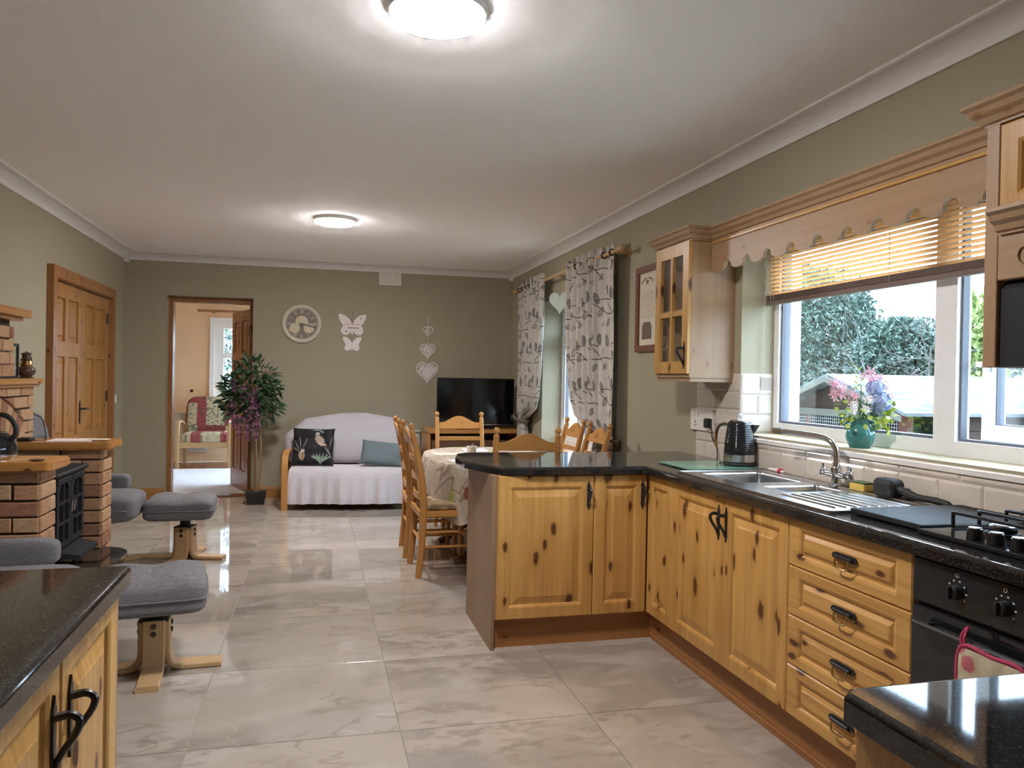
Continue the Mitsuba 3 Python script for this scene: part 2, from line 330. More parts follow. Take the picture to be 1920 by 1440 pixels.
def cloud_leaves(C, D, N, L, W):
    """Vectorised leaves (arrays of n)."""
    D = D / np.linalg.norm(D, axis=1, keepdims=True); S = np.cross(N, D); S /= np.linalg.norm(S, axis=1, keepdims=True) + 1e-9; N = np.cross(D, S)
    L = np.broadcast_to(L, len(C))[:, None]; W = np.broadcast_to(W, len(C))[:, None]
    V = np.stack([C, C + D * L * .5 + S * W / 2 + N * W * .15, C + D * L, C + D * L * .5 - S * W / 2 + N * W * .15], 1).reshape(-1, 3)
    k = np.arange(len(C))[:, None] * 4
    return tri(V, np.concatenate([k + [0, 1, 2], k + [0, 2, 3]]))

# ------------------------------------------------------------------ naming
used = {}
def key_for(name, parent=None):
    base = (parent + '__' if parent else '') + name
    n = used.get(base, 0); used[base] = n + 1
    return base if n == 0 else f'{base}_{n:03d}'
def info(k, label=None, cat_=None, group=None, kind=None):
    d = labels.setdefault(k, {})
    for a, b in (('label', label), ('category', cat_), ('group', group), ('kind', kind)):
        if b: d[a] = b
def thing(name, label, cat_, group=None):
    k = key_for(name); info(k, label, cat_, group); return k
def put(name, mesh, bsdf, parent=None, M=None, grain=None, smooth=False, label=None, cat_=None, group=None, kind=None, uv=None, **more):
    k = key_for(name, parent)
    if hasattr(mesh, 'to_mesh'):
        q = mesh.to_mesh(); mesh = trimesh.Trimesh(np.array(q.vert_properties[:, :3], float), np.array(q.tri_verts), process=False)
    v, f = np.array(mesh.vertices, float), np.array(mesh.faces)
    if grain is not None:
        tv = v[f]; nn = np.abs(np.cross(tv[:, 1] - tv[:, 0], tv[:, 2] - tv[:, 0])); g = 'xyz'.index(grain)
        nn[:, g] = -1 if True else 0
        drop = nn.argmax(1); other = 3 - g - drop
        off = rng.random(2) * 20
        uv = np.stack([np.take_along_axis(tv, other[:, None, None].repeat(3, 1), 2)[..., 0], tv[:, :, g]], -1).reshape(-1, 2) + off
        v, f, smooth = tv.reshape(-1, 3), np.arange(len(f) * 3).reshape(-1, 3), False
    if M is not None: v = v @ M[:3, :3].T + M[:3, 3]
    scene[k] = mikit.ply((v, f), bsdf, smooth, uv=uv, **more)
    if label or cat_ or group or kind: info(k, label, cat_, group, kind)
    return k
def struct(name, mesh, bsdf, parent=None, label=None, **k):
    return put(name, mesh, bsdf, parent, kind='structure' if parent is None else None, label=label, **k)
def panel_hull(u0, u1, v0, v1, w0, w1, ins):
    return hull([[u, v, w0] for u in (u0, u1) for v in (v0, v1)] + [[u, v, w1] for u in (u0 + ins, u1 - ins) for v in (v0 + ins, v1 - ins)])
# ------------------------------------------------------------------ the room
XW, YW = 2.44, 12.6                       # window plane, far room's end wall
KIT = (1.62, 3.80, 1.075, 2.12)           # kitchen window opening y0 y1 z0 z1
DIN = (5.85, 7.60, .69, 2.12)
fy, fx = [2.967 + .757 * k for k in range(-7, 9)], [.3365 + .76 * k for k in range(-4, 4)]
struct('floor', box(XL - .05, XR + .05, YB, 9.22, -.12, -.004), 'grout', label='polished pale marble-look tile floor with thin grout lines')
for i in range(len(fx) - 1):
    for j in range(len(fy) - 1):
        x0, x1, y0, y1 = max(fx[i] + .0015, XL), min(fx[i + 1] - .0015, XR), fy[j] + .0015, min(fy[j + 1] - .0015, YF)
        if x1 - x0 < .03 or y1 - y0 < .03: continue
        if -1.02 > x1 and y1 < 3 or (x0 > 1.75 and y1 < 4.5): continue
        put('tile', box(x0, x1, y0, y1, -.004, 0, .0012), 'floor_tile', 'floor')
struct('ceiling', box(XL - .1, XR + .1, YB - .1, YF + .1, ZC, ZC + .12), 'ceiling_paint', label='matt white plaster ceiling with two round lights')
def wall_poly(y0, y1, z0, z1, holes):
    return sbox(y0, z0, y1, z1).difference(union_all([sbox(*h) for h in holes]))
MYZ = frame((0, 0, 0), (0, 1, 0), (0, 0, 1))          # local (y, z, x)
MXZ = frame((0, 0, 0), (1, 0, 0), (0, 0, 1))          # local (x, z, -y)
kh, dh = (KIT[0], KIT[2], KIT[1], KIT[3]), (DIN[0], DIN[2], DIN[1], DIN[3])
struct('wall_right', ext(wall_poly(YB, YF, 0, ZC, [kh, dh]), .22, XR), 'wall_paint', M=MYZ, label='olive grey painted wall with the kitchen and dining windows')
kh2, dh2 = (KIT[0] - .02, KIT[2] - .02, KIT[1] + .02, KIT[3] + .02), (DIN[0] - .02, DIN[2] - .02, DIN[1] + .02, DIN[3] + .02)
struct('wall_right_exterior', ext(wall_poly(YB, YF + .3, -.4, 3.0, [kh2, dh2]), .16, XR + .22), 'exterior_white', M=MYZ, label='white rendered outer skin of the wall around the windows')
LD = (6.575, -.01, 8.255, 2.05)
struct('wall_left', ext(wall_poly(YB, YF, 0, ZC, [LD]), .2, XL - .2), 'wall_paint', M=MYZ, label='olive grey painted wall behind the fireplace and the double door')
struct('wall_closet', box(XL - .5, XL - .2, 6.4, 8.4, 0, 2.2), 'black_matt', label='dark closet wall behind the closed double door')
DW = (-1.535, -.01, -.662, 2.168)
struct('wall_far', ext(wall_poly(XL - .2, XR + .3, 0, ZC, [DW]), .30, -YF - .30), 'wall_paint', M=MXZ, label='olive grey painted end wall with the open doorway')
struct('wall_back', box(XL - .2, XR + .2, YB - .12, YB, 0, ZC), 'wall_paint', label='olive grey painted wall behind the camera')
# coving: a quarter-hollow profile along each wall
def cove(L):
    P = [(0, -.085), (.012, -.085), (.014, -.075)] + [(.014 + .078 * (1 - math.cos(a)), -.075 + .060 * math.sin(a)) for a in np.linspace(.1, math.pi / 2, 7)] + [(.096, -.013), (.102, -.011), (.102, 0), (0, 0)]
    return ext(Polygon(P), L)
struct('trim_1', cove(YF - YB), 'trim_white', M=frame((XL, YF, ZC), (1, 0, 0), (0, 0, 1)), label='white plaster coving along the left wall')
q = cove(YF - YB); q.vertices[:, 0] *= -1; q.invert()
struct('trim_2', q, 'trim_white', M=frame((XR, YF, ZC), (1, 0, 0), (0, 0, 1)), label='white plaster coving along the window wall')
struct('trim_3', cove(XR - XL), 'trim_white', M=frame((XR, YF, ZC), (0, -1, 0), (0, 0, 1)), label='white plaster coving along the end wall')
for x in (XL, XR):
    s = 1 if x < 0 else -1
    put('corner_block', box(x, x + s * .05, YF - .05, YF, ZC - .115, ZC - .07, .004), 'trim_white', 'trim_3')
# skirting
def skirt(L): return ext(Polygon([(0, 0), (.018, 0), (.018, .095), (.012, .112), (.006, .12), (0, .12)]), L)
for i, (x0, x1) in enumerate(((XL, DW[0]), (DW[2], XR))):
    put('baseboard_far', skirt(x1 - x0), 'door_pine', M=frame((x1, YF, 0), (0, -1, 0), (0, 0, 1)), grain='z', kind='structure', label=('pine skirting board left of the doorway', 'pine skirting board between doorway and window wall')[i])
put('baseboard_left', skirt(.55), 'door_pine', M=frame((XL, YF, 0), (1, 0, 0), (0, 0, 1)), grain='z', kind='structure', label='short pine skirting board beside the double door')
put('baseboard_left', skirt(.9), 'door_pine', M=frame((XL, 6.45, 0), (1, 0, 0), (0, 0, 1)), grain='z', kind='structure', label='pine skirting board beside the fireplace')

# ------------------------------------------------------------------ doors
def six_panel(root_name, W, H, M, bsdf, T=.042, parent=None, kind=None, label=None, both=False, rows=None):
    """A leaf in local (u across, v up, w out), its raised panels as children."""
    st, mid = .105, .095
    pw = (W - 2 * st - mid) / 2
    rows = rows or [(.22, .62), (.80, 1.45), (1.57, H - .12)]
    holes = [sbox(u, a, u + pw, b) for u in (st, st + pw + mid) for a, b in rows]
    k = put(root_name, ext(sbox(0, 0, W, H).difference(union_all(holes)), T), bsdf, parent, M=M, grain='y', kind=kind, label=label)
    for h in holes:
        a, b, c, d = h.bounds
        put('panel', cat(box(a, c, b, d, T * .30, T * .62), panel_hull(a + .03, c - .03, b + .03, d - .03, T * .62, T * .92, .022), panel_hull(a, c, b, d, T * .62, T * .66, .004),
                         *([panel_hull(a + .03, c - .03, b + .03, d - .03, T * .30, T * .06, .022)] if both else [])), bsdf, k, M=M, grain='y')
    return k
# double door in the left wall: door_1
Ml = frame((XL - .03, 8.25, 0), (0, -1, 0), (0, 0, 1))     # u runs towards the camera, w = -x ... out of the wall is -w
Ml = frame((XL - .045, 6.585, .008), (0, 1, 0), (0, 0, 1))  # local w = +x
d1 = six_panel('door_1', .832, 2.035, Ml, 'door_pine', kind='structure', label='tall pine panelled double door in the left wall')
put('leaf', box(.838, .842, 0, 2.03, .0, .038), 'door_pine', d1, M=Ml, grain='y')
M2 = Ml.copy(); M2[:3, 3] += [0, .836, 0]
six_panel('leaf', .832, 2.035, M2, 'door_pine', parent=None, kind='structure', label='right leaf of the pine double door') if False else None
st, mid, W = .105, .095, .832; pw = (W - 2 * st - mid) / 2
rows = [(.22, .62), (.80, 1.45), (1.57, 1.915)]
hs = [sbox(u, a, u + pw, b) for u in (st, st + pw + mid) for a, b in rows]
l2 = put('leaf', ext(sbox(0, 0, W, 2.035).difference(union_all(hs)), .042), 'door_pine', d1, M=M2, grain='y')
for h in hs:
    a, b, c, d = h.bounds
    put('panel', cat(box(a, c, b, d, .0126, .026), panel_hull(a + .03, c - .03, b + .03, d - .03, .026, .0386, .022)), 'door_pine', l2, M=M2, grain='y')
cas = sbox(-.10, 0, 1.768, 2.135).difference(sbox(-.012, -1, 1.68, 2.045))
put('casing', ext(cas, .075, .02), 'red_pine', d1, M=Ml, grain='y')
def lever(M, parent, s=1):
    plate = ext(union_all([sbox(-.011, -.065, .011, .065), Point(0, .065).buffer(.016), Point(0, -.065).buffer(.016), Polygon([(-.008, .07), (.008, .07), (0, .10)]), Polygon([(-.008, -.07), (.008, -.07), (0, -.10)])]), .008)
    grip = tube(smooth_path([(0, .03, .005), (0, .03, .045), (s * .03, .03, .052), (s * .075, .028, .050), (s * .105, .022, .048)]), .0085, 8)
    put('handle', cat(plate, grip), 'black_iron', parent, M=M, label='black iron lever handle')
Mh = Ml.copy(); Mh[:3, 3] += [.042, .79, .985]; lever(Mh, d1)
for y, zz in ((6.60, .35), (6.60, 1.78), (8.235, .35), (8.235, 1.06), (8.235, 1.80)):
    put('hinge', cyl((XL + .004, y, zz), (XL + .004, y, zz + .10), .009, 8), 'black_iron', d1)
# doorway in the end wall: pine lining (trim_4) and the open door (door_2)
lin = sbox(DW[0], 0, DW[2], DW[3]).difference(sbox(DW[0] + .045, -1, DW[2] - .045, DW[3] - .055))
put('trim_4', ext(lin, .14, -YF - .28), 'red_pine', M=MXZ, grain='y', kind='structure', label='reddish pine door lining set back in the doorway')
put('threshold', box(DW[0] + .045, DW[2] - .045, YF + .12, YF + .27, 0, .012, .003), 'red_pine', 'trim_4', grain='x')
put('tile', box(DW[0], DW[2], YF, YF + .12, -.004, 0, .001), 'floor_tile', 'floor')
c, s = math.cos(math.radians(108.5)), math.sin(math.radians(108.5))
Md = frame((DW[2] - .052, YF + .262, .012), (c, s, 0), (0, 0, 1))
d2 = six_panel('door_2', .81, 2.06, Md, 'red_pine', kind='structure', both=True, label='reddish pine panelled door standing open into the next room', rows=[(.22, .78), (.90, 1.46), (1.58, 1.94)])
Mh2 = frame(Md[:3, 3] + .75 * Md[:3, 0] + np.array([0, 0, .95]), -Md[:3, 0], (0, 0, 1)); lever(Mh2, d2)
for zz in (.3, 1.0, 1.78): put('hinge', cyl((DW[2] - .05, YF + .245, zz), (DW[2] - .05, YF + .245, zz + .1), .009, 8), 'black_iron', d2)

# ------------------------------------------------------------------ windows
def upvc(name, hole, label, muls, x=XW, trans=None):
    y0, y1, z0, z1 = hole
    fr_ = sbox(y0, z0, y1, z1); cuts = []
    ys = [y0 - .012] + muls + [y1 + .012]
    for a, b in zip(ys, ys[1:]):
        if trans: cuts += [sbox(a + .055, z0 + .06, b - .055, trans - .035), sbox(a + .055, trans + .035, b - .055, z1 - .06)]
        else: cuts.append(sbox(a + .055, z0 + .06, b - .055, z1 - .06))
    k = put(name, ext(fr_.difference(union_all(cuts)), .07, x), 'upvc', M=MYZ, kind='structure', label=label)
    return k, cuts
w1, c1 = upvc('window_1', KIT, 'white framed kitchen window over the sink with one casement open', [2.598])
def sash(parent, M, W, H, glass='pane_glass', b=.055, name='sash'):
    k = put(name, ext(sbox(0, 0, W, H).difference(sbox(b, b, W - b, H - b)), .055), 'upvc', parent, M=M)
    put('gasket', ext(sbox(b - .004, b - .004, W - b + .004, H - b + .004).difference(sbox(b + .004, b + .004, W - b - .004, H - b - .004)), .035, .01), 'gasket', k, M=M)
    put('pane', tri([[b, b, .028], [W - b, b, .028], [W - b, H - b, .028], [b, H - b, .028]], [[0, 1, 2, 3]]), glass, k, M=M)
    return k
a = c1[1].bounds     # fixed light (far)
put('gasket', ext(sbox(*a).difference(sbox(a[0] + .012, a[1] + .012, a[2] - .012, a[3] - .012)), .05, XW + .015), 'gasket', w1, M=MYZ)
put('pane', tri([[XW + .035, a[0], a[1]], [XW + .035, a[2], a[1]], [XW + .035, a[2], a[3]], [XW + .035, a[0], a[3]]], [[0, 1, 2, 3]]), 'pane_glass', w1)
a = c1[0].bounds     # open casement, hinged at the near side
th = math.radians(4.6)
Ms = frame((XW + .075, a[0] + .002, a[1] + .004), (math.sin(th), math.cos(th), 0), (0, 0, 1))
W_, H_ = a[2] - a[0] + .02, a[3] - a[1] - .008
sk = sash(w1, Ms, W_, H_, b=.062)
put('handle', cat(box(W_ - .045, W_ - .017, .27, .33, -.016, .0, .003), box(W_ - .040, W_ - .022, .292, .308, -.045, -.012, .003), box(W_ - .15, W_ - .022, .290, .310, -.055, -.040, .005)), 'upvc', sk, M=Ms)
put('gasket', ext(sbox(*a).difference(sbox(a[0] + .010, a[1] + .010, a[2] - .010, a[3] - .010)), .03, XW + .02), 'gasket', w1, M=MYZ)
for zz in (1.18, 1.80): put('keep', box(XW + .03, XW + .045, a[2] - .008, a[2] + .0, zz, zz + .04), 'gasket', w1)
sv = ext(Polygon([(XR - .014, 1.040), (XR - .014, 1.058), (XR - .008, 1.063), (XW + .01, 1.075), (XW + .01, 1.045)]), KIT[1] - KIT[0] - .004)
sill = put('window_sill', sv, 'sill_white', w1, M=frame((0, KIT[1] - .002, 0), (1, 0, 0), (0, 0, 1)), label='white sloping sill board')
w2, c2 = upvc('window_2', DIN, 'white framed dining window between the leaf print curtains', [6.43, 7.02], trans=1.745)
for q in c2:
    a = q.bounds
    big = a[3] - a[1] > .5
    Mq = frame((XW + .012, a[0], a[1]), (0, 1, 0), (0, 0, 1))
    kq = sash(w2, Mq, a[2] - a[0], a[3] - a[1], b=.042)
    if big and a[0] > 7: put('handle', cat(box(.012, .034, .30, .36, -.03, 0, .003), box(.014, .03, .33, .46, -.045, -.028, .004)), 'upvc', kq, M=Mq)
put('window_sill', box(XR - .04, XW + .01, DIN[0] - .03, DIN[1] - .001, DIN[2] - .025, DIN[2] + .003, .005), 'door_pine', w2, grain='y', label='pine sill board')

# ------------------------------------------------------------------ wall tiles round the sink
def wtile(u0, u1, v0, v1, M):
    put('tile', cat(box(u0, u1, v0, v1, 0, .003), panel_hull(u0, u1, v0, v1, .003, .0070, .010)), 'wall_tile', 'wall_right', M=M)
Mt = frame((XR - .001, 0, 0), (0, -1, 0), (0, 0, 1)); Mt = np.array([[0, 0, -1, XR], [-1, 0, 0, 0], [0, 1, 0, 0], [0, 0, 0, 1.]])   # local (-y, z, -x)
put('tile_bed', box(-4.29, -1.3, .90, 1.038, 0, .0022), 'tile_grout', 'wall_right', M=Mt)
put('tile_bed', box(-4.29, -3.80, 1.05, 1.40, 0, .0022), 'tile_grout', 'wall_right', M=Mt)
y = 3.80
for i in range(13):
    wtile(-y + .0015, -(y - .2) - .0015, .904, 1.008, Mt); y -= .2
y = 3.80
for i in range(9):
    wtile(-y + .0015, -(y - .3) - .0015, 1.011, 1.038, Mt); y -= .3
for r in range(5):
    z0, z1 = .902 + .1 * r, .999 + .1 * r
    for a, b in (((4.29, 4.05), (4.05, 3.80)) if r % 2 else ((4.29, 4.17), (4.17, 3.93), (3.93, 3.80))):
        wtile(-a + .0015, -b - .0015, z0, z1, Mt)
Mj = frame((XR, KIT[1], 0), (1, 0, 0), (0, 0, 1))     # far jamb: w = -y
put('tile_bed', box(0, XW - XR - .005, KIT[2], 1.40, 0, .0022), 'tile_grout', 'wall_right', M=Mj)
for r, z0 in enumerate((1.078, 1.177, 1.287)):
    z1 = (1.174, 1.284, 1.40)[r]
    for a, b in (((.0, .2),) if r % 2 == 0 else ((.0, .10), (.103, .2))):
        wtile(a + .0015, min(b, XW - XR - .006), z0, z1, Mj)
put('tile', box(.115, .185, 1.31, 1.38, .008, .0105, .001), 'tile_grout', 'wall_right', M=Mj, label='small patterned picture tile')

# ------------------------------------------------------------------ ceiling lights
for i, (x, y) in enumerate(((.385, 2.645), (.135, 6.42))):
    k = thing('ceiling_light', ('round flush ceiling light nearest the camera, glowing white', 'smaller looking round ceiling light near the end wall')[i], 'ceiling light')
    R = .165
    put('rim', lathe([(R + .004, ZC), (R + .006, ZC - .018), (R, ZC - .026), (R - .012, ZC - .026), (R - .012, ZC)], 40, (x, y, 0)), 'lamp_rim', k, smooth=30)
    put('diffuser', lathe([(R - .002, ZC - .024), (R - .004, ZC - .038), (R - .03, ZC - .048), (.0, ZC - .052)][::-1], 40, (x, y, 0)), 'lamp_glow', k,
        smooth=True, emitter={'type': 'area', 'radiance': {'type': 'rgb', 'value': [LAMP_L * 1.0, LAMP_L * .965, LAMP_L * .96]}})

# ------------------------------------------------------------------ the next room seen through the doorway
struct('floor_next_room', box(-3.6, 1.0, YF + .27, YW, -.1, -.002), 'floor_wood', label='reddish wooden floor of the next room')
struct('ceiling_next_room', box(-3.7, 1.1, YF + .27, YW + .1, ZC, ZC + .1), 'ceiling_paint', label='white ceiling of the next room')
NW = (-1.50, .95, -.25, 2.14)
struct('wall_next_room_end', ext(wall_poly(-3.7, 1.1, 0, ZC, [NW]), .18, -YW - .18), 'peach_paint', M=MXZ, label='peach painted end wall of the next room')
struct('wall_next_room_left', box(-3.7, -3.55, YF + .27, YW, 0, ZC), 'peach_paint', label='peach painted side wall of the next room')
struct('wall_next_room_right', ext(wall_poly(YF + .27, YW, 0, ZC, [(9.5, .08, 12.3, 2.38)]), .2, .9), 'peach_paint', M=MYZ, label='unseen peach painted wall with the added glazed opening that lights the rug')
w4 = put('added_window_4', ext(sbox(9.5, .08, 12.3, 2.38).difference(union_all([sbox(9.58 + .9 * i, .18, 9.58 + .9 * i + .82, 2.30) for i in range(3)])), .06, 1.0), 'upvc', M=MYZ, kind='structure', label='unseen white framed glazed opening added to light the next room')  # unseen opening, added so that sky light brightens the rug
for i in range(3):
    a = 9.58 + .9 * i; put('pane', tri([[1.03, a, .18], [1.03, a + .82, .18], [1.03, a + .82, 2.30], [1.03, a, 2.30]], [[0, 1, 2, 3]]), 'pane_glass', w4)
struct('wall_next_room_near', cat(box(-3.6, DW[0], YF + .30, YF + .305, 0, ZC), box(DW[2], .9, YF + .30, YF + .305, 0, ZC)), 'peach_paint', label='peach painted near wall of the next room')
w3 = put('window_3', ext(sbox(NW[0], NW[1], NW[2], NW[3]).difference(union_all([sbox(NW[0] + .14, NW[1] + .08, -.92, 1.58), sbox(NW[0] + .14, 1.66, -.92, 2.03), sbox(-.86, NW[1] + .08, -.33, 1.58), sbox(-.86, 1.66, -.33, 2.03)])), .07, -YW - .12), 'upvc', M=MXZ, kind='structure', label='white framed window in the end wall of the next room')
for a in ((NW[0] + .14, NW[1] + .08, -.92, 1.58), (NW[0] + .14, 1.66, -.92, 2.03), (-.86, NW[1] + .08, -.33, 1.58), (-.86, 1.66, -.33, 2.03)):
    put('pane', tri([[a[0], YW + .08, a[1]], [a[2], YW + .08, a[1]], [a[2], YW + .08, a[3]], [a[0], YW + .08, a[3]]], [[0, 1, 2, 3]]), 'pane_glass', w3)
put('lining', ext(sbox(NW[0] - .05, NW[1] - .05, NW[2] + .05, NW[3] + .05).difference(sbox(NW[0] + .01, NW[1] + .01, NW[2] - .01, NW[3] - .01)), .03, -YW), 'upvc', w3, M=MXZ)
# ------------------------------------------------------------------ kitchen units
XD, YD, XC, DT = 1.682, 3.7395, -.42, .02
FX = lambda y, z, x=XD: frame((x, y, z), (0, -1, 0), (0, 0, 1))      # faces -x, u runs to the camera
FY = lambda x, z, y=YD: frame((x, y, z), (1, 0, 0), (0, 0, 1))       # faces -y
FL = lambda y, z, x=XC: frame((x, y, z), (0, 1, 0), (0, 0, 1))       # faces +x
PLATE = union_all([sbox(-.0075, -.048, .0075, .048), Point(0, .048).buffer(.010, 6), Point(0, -.048).buffer(.010, 6), Polygon([(-.007, .053), (.007, .053), (0, .075)]), Polygon([(-.007, -.053), (.007, -.053), (0, -.075)])])
def bow_handle(M, u, v, parent):
    plate = ext(PLATE, .005); 
    P = smooth_path([(0, .036, .003), (0, .040, .028), (0, .030, .042), (0, .010, .038), (0, -.018, .020), (0, -.036, .010), (0, -.048, .006)], 5)
    bow = tube(P, np.linspace(.0078, .0052, len(P)), 8)
    mm = cat(plate, bow); mm.apply_translation([u, v, 0]); put('handle', mm, 'black_iron', parent, M=M, label='black wrought iron bow handle')
def drop_handle(M, u, v, parent):
    P = [(-.062, 0), (-.052, .011), (-.03, .013), (.03, .013), (.052, .011), (.062, 0), (.052, -.009), (-.052, -.009)]
    mm = cat(ext(Polygon(P), .007), box(-.045, .045, -.006, .006, .007, .016, .003)); mm.apply_translation([u, v, 0])
    h = put('handle', mm, 'black_iron', parent, M=M, label='black iron drawer plate')
    b = tube(smooth_path([(-.032, .002, .012), (-.033, -.018, .017), (-.024, -.034, .019), (.024, -.034, .019), (.033, -.018, .017), (.032, .002, .012)], 4), .0032, 8)
    b.apply_translation([u, v, 0]); put('bail', b, 'brass', h, M=M, label='thin swinging bail')
def front(parent, M, W, H, name='door', rail=.07, grain='y', handle=None, mat_='pine', drop=False):
    """A raised-panel door or drawer front in local (u, v, w); its face is at w = DT."""
    r2 = min(rail, H * .26)
    hole = sbox(rail, r2, W - rail, H - r2)
    t1 = .012
    fr_ = [ext(sbox(.003, .003, W - .003, H - .003).difference(hole), t1), panel_hull(0, W, 0, H, 0, .004, 0)]
    slopes = []
    ou, iu = hole.bounds, (rail + .012, r2 + .012, W - rail - .012, H - r2 - .012)
    # frame top face with an outer chamfer and a moulded inner edge
    ring = lambda b, w: [[b[0], b[1], w], [b[2], b[1], w], [b[2], b[3], w], [b[0], b[3], w]]
    lv = [ring((0, 0, W, H), .004), ring((0, 0, W, H), DT - .005), ring((.005, .005, W - .005, H - .005), DT), ring((rail - .014, r2 - .014, W - rail + .014, H - r2 + .014), DT), ring((rail - .005, r2 - .005, W - rail + .005, H - r2 + .005), DT - .004), ring((rail, r2, W - rail, H - r2), DT - .010)]
    V = np.array(sum(lv, [])); F = [[4 * i + j, 4 * i + (j + 1) % 4, 4 * i + 4 + (j + 1) % 4, 4 * i + 4 + j] for i in range(len(lv) - 1) for j in range(4)]
    d = put(name, cat(box(0, W, 0, H, 0, .004), tri(V, F)), mat_, parent, M=M, grain=grain)
    b = .038 if H > .3 else .020
    pl = [ring((rail, r2, W - rail, H - r2), DT - .010), ring((rail + .006, r2 + .006, W - rail - .006, H - r2 - .006), DT - .010), ring((rail + b - .006, r2 + b * .9, W - rail - b + .006, H - r2 - b * .9), DT - .003), ring((rail + b, r2 + b, W - rail - b, H - r2 - b), DT - .001)]
    V = np.array(sum(pl, [])); n0 = len(pl) * 4
    F = [[4 * i + j, 4 * i + (j + 1) % 4, 4 * i + 4 + (j + 1) % 4, 4 * i + 4 + j] for i in range(len(pl) - 1) for j in range(4)] + [[n0 - 4, n0 - 3, n0 - 2, n0 - 1]]
    put('panel', tri(V, F), mat_, d, M=M, grain=grain)
    if handle is not None:
        (drop_handle if drop else bow_handle)(M @ frame((0, 0, DT), (1, 0, 0), (0, 1, 0)), handle[0], handle[1], d)
    return d
ZD0, HD = .152, .715
def carcass(parent, x0, x1, y0, y1, z0=.15, z1=.868, m='pale_pine'):
    put('carcass', box(x0, x1, y0, y1, z0, z1), m, parent, grain='z')
g = .0015
k = thing('base_cabinet', 'peninsula base cabinet with one wide knotty pine door at the worktop end', 'cabinet')
carcass(k, .88, 1.39, YD + DT, 4.38); front(k, FY(.886 + g, ZD0, YD + DT), .5025 - 2 * g, HD, handle=(.47, .61))
put('end_panel', box(.861, .879, YD + .012, 4.387, 0, .868, .001), 'end_panel', k, grain='z', label='greyish brown wood effect end panel')
k = thing('base_cabinet', 'narrow peninsula cabinet door beside the inner corner', 'cabinet')
carcass(k, 1.391, 1.70, YD + DT, 4.38); front(k, FY(1.3885 + g, ZD0, YD + DT), .2935 - 2 * g, HD, handle=(.262, .61))
k = thing('base_cabinet', 'narrow corner door left of the sink doors without a handle', 'cabinet')
carcass(k, XD + DT, 2.235, 3.452, 3.757); front(k, FX(YD - .002, ZD0, XD + DT), YD - 3.450 - .004, HD)
k = thing('base_cabinet', 'sink base cabinet with two knotty pine doors and paired black handles', 'cabinet')
put('carcass', cat(box(XD + DT, 2.235, 3.445, 3.45, .15, .868), box(XD + DT, 2.235, 2.502, 2.508, .15, .868), box(XD + DT, 2.235, 2.508, 3.445, .15, .16), box(2.225, 2.235, 2.508, 3.445, .16, .7), box(XD + DT, XD + DT + .004, 2.508, 3.445, .16, .72)), 'pale_pine', k, grain='z')
front(k, FX(3.450 - g, ZD0, XD + DT), 3.450 - 2.971 - 2 * g, HD, handle=(.445, .60)); front(k, FX(2.971 - g, ZD0, XD + DT), 2.971 - 2.500 - 2 * g, HD, handle=(.028, .60))
k = thing('drawer_unit', 'stack of four knotty pine drawers between sink and oven', 'drawer unit')
carcass(k, XD + DT, 2.235, 1.894, 2.499)
for z0, z1 in ((.694, .867), (.5155, .6915), (.336, .513), (.152, .3335)):
    front(k, FX(2.500 - g, z0, XD + DT), 2.500 - 1.892 - 2 * g, z1 - z0, name='drawer', rail=.075, grain='x', handle=(.312, (z1 - z0) / 2 + .004), drop=True)
# plinths
k = put('plinth', box(.880, 1.736, YD + .052, YD + .067, 0, .149), 'red_pine', grain='x', label='reddish pine plinth under the peninsula cabinets', cat_='plinth')
k = put('plinth', box(1.7346, 1.75, 1.0, 3.79, 0, .149), 'red_pine', grain='y', label='long reddish pine plinth under the sink and drawer units', cat_='plinth')
put('edge_strip', box(1.728, 1.7346, 1.0, 3.79, 0, .028, .002), 'red_pine', k, grain='y')

# worktops (rounded front edge)
def worktop(name, poly, label, z0=.87, z1=.91):
    r = .010
    ms = [ext(poly.buffer(-r, join_style=2), z1 - z0, z0)]
    zs = [z0] + [z1 - r + r * math.sin(a) for a in np.linspace(0, math.pi / 2, 6)]
    of = [0] + [r * (1 - math.cos(a)) for a in np.linspace(0, math.pi / 2, 6)]
    for i in range(len(zs) - 1):
        pa = np.array(poly.buffer(-of[i], join_style=2).exterior.coords)[:-1]; pb = np.array(poly.buffer(-of[i + 1], join_style=2).exterior.coords)[:-1]
        if len(pa) != len(pb): continue
        n = len(pa); V = np.vstack([np.c_[pa, np.full(n, zs[i])], np.c_[pb, np.full(n, zs[i + 1])]])
        ms.append(tri(V, [[j, (j + 1) % n, n + (j + 1) % n, n + j] for j in range(n)]))
    ms.append(ext(poly.buffer(-r * .8, join_style=2), .002, z0))
    return put(name, cat(*ms), 'granite', label=label, cat_='worktop')
bowls = [sbox(1.80, 3.035, 2.115, 3.395), sbox(1.845, 2.755, 2.115, 2.945)]
big = Polygon([(1.05, 3.715), (.905, 3.742), (.845, 3.87), (.775, 4.06), (.772, 4.32), (.80, 4.45), (.862, 4.51), (2.238, 4.51), (2.238, 1.0), (1.656, 1.0), (1.656, 3.70), (1.641, 3.715)])
k = worktop('worktop', big, 'long black speckled worktop over the sink run and peninsula')
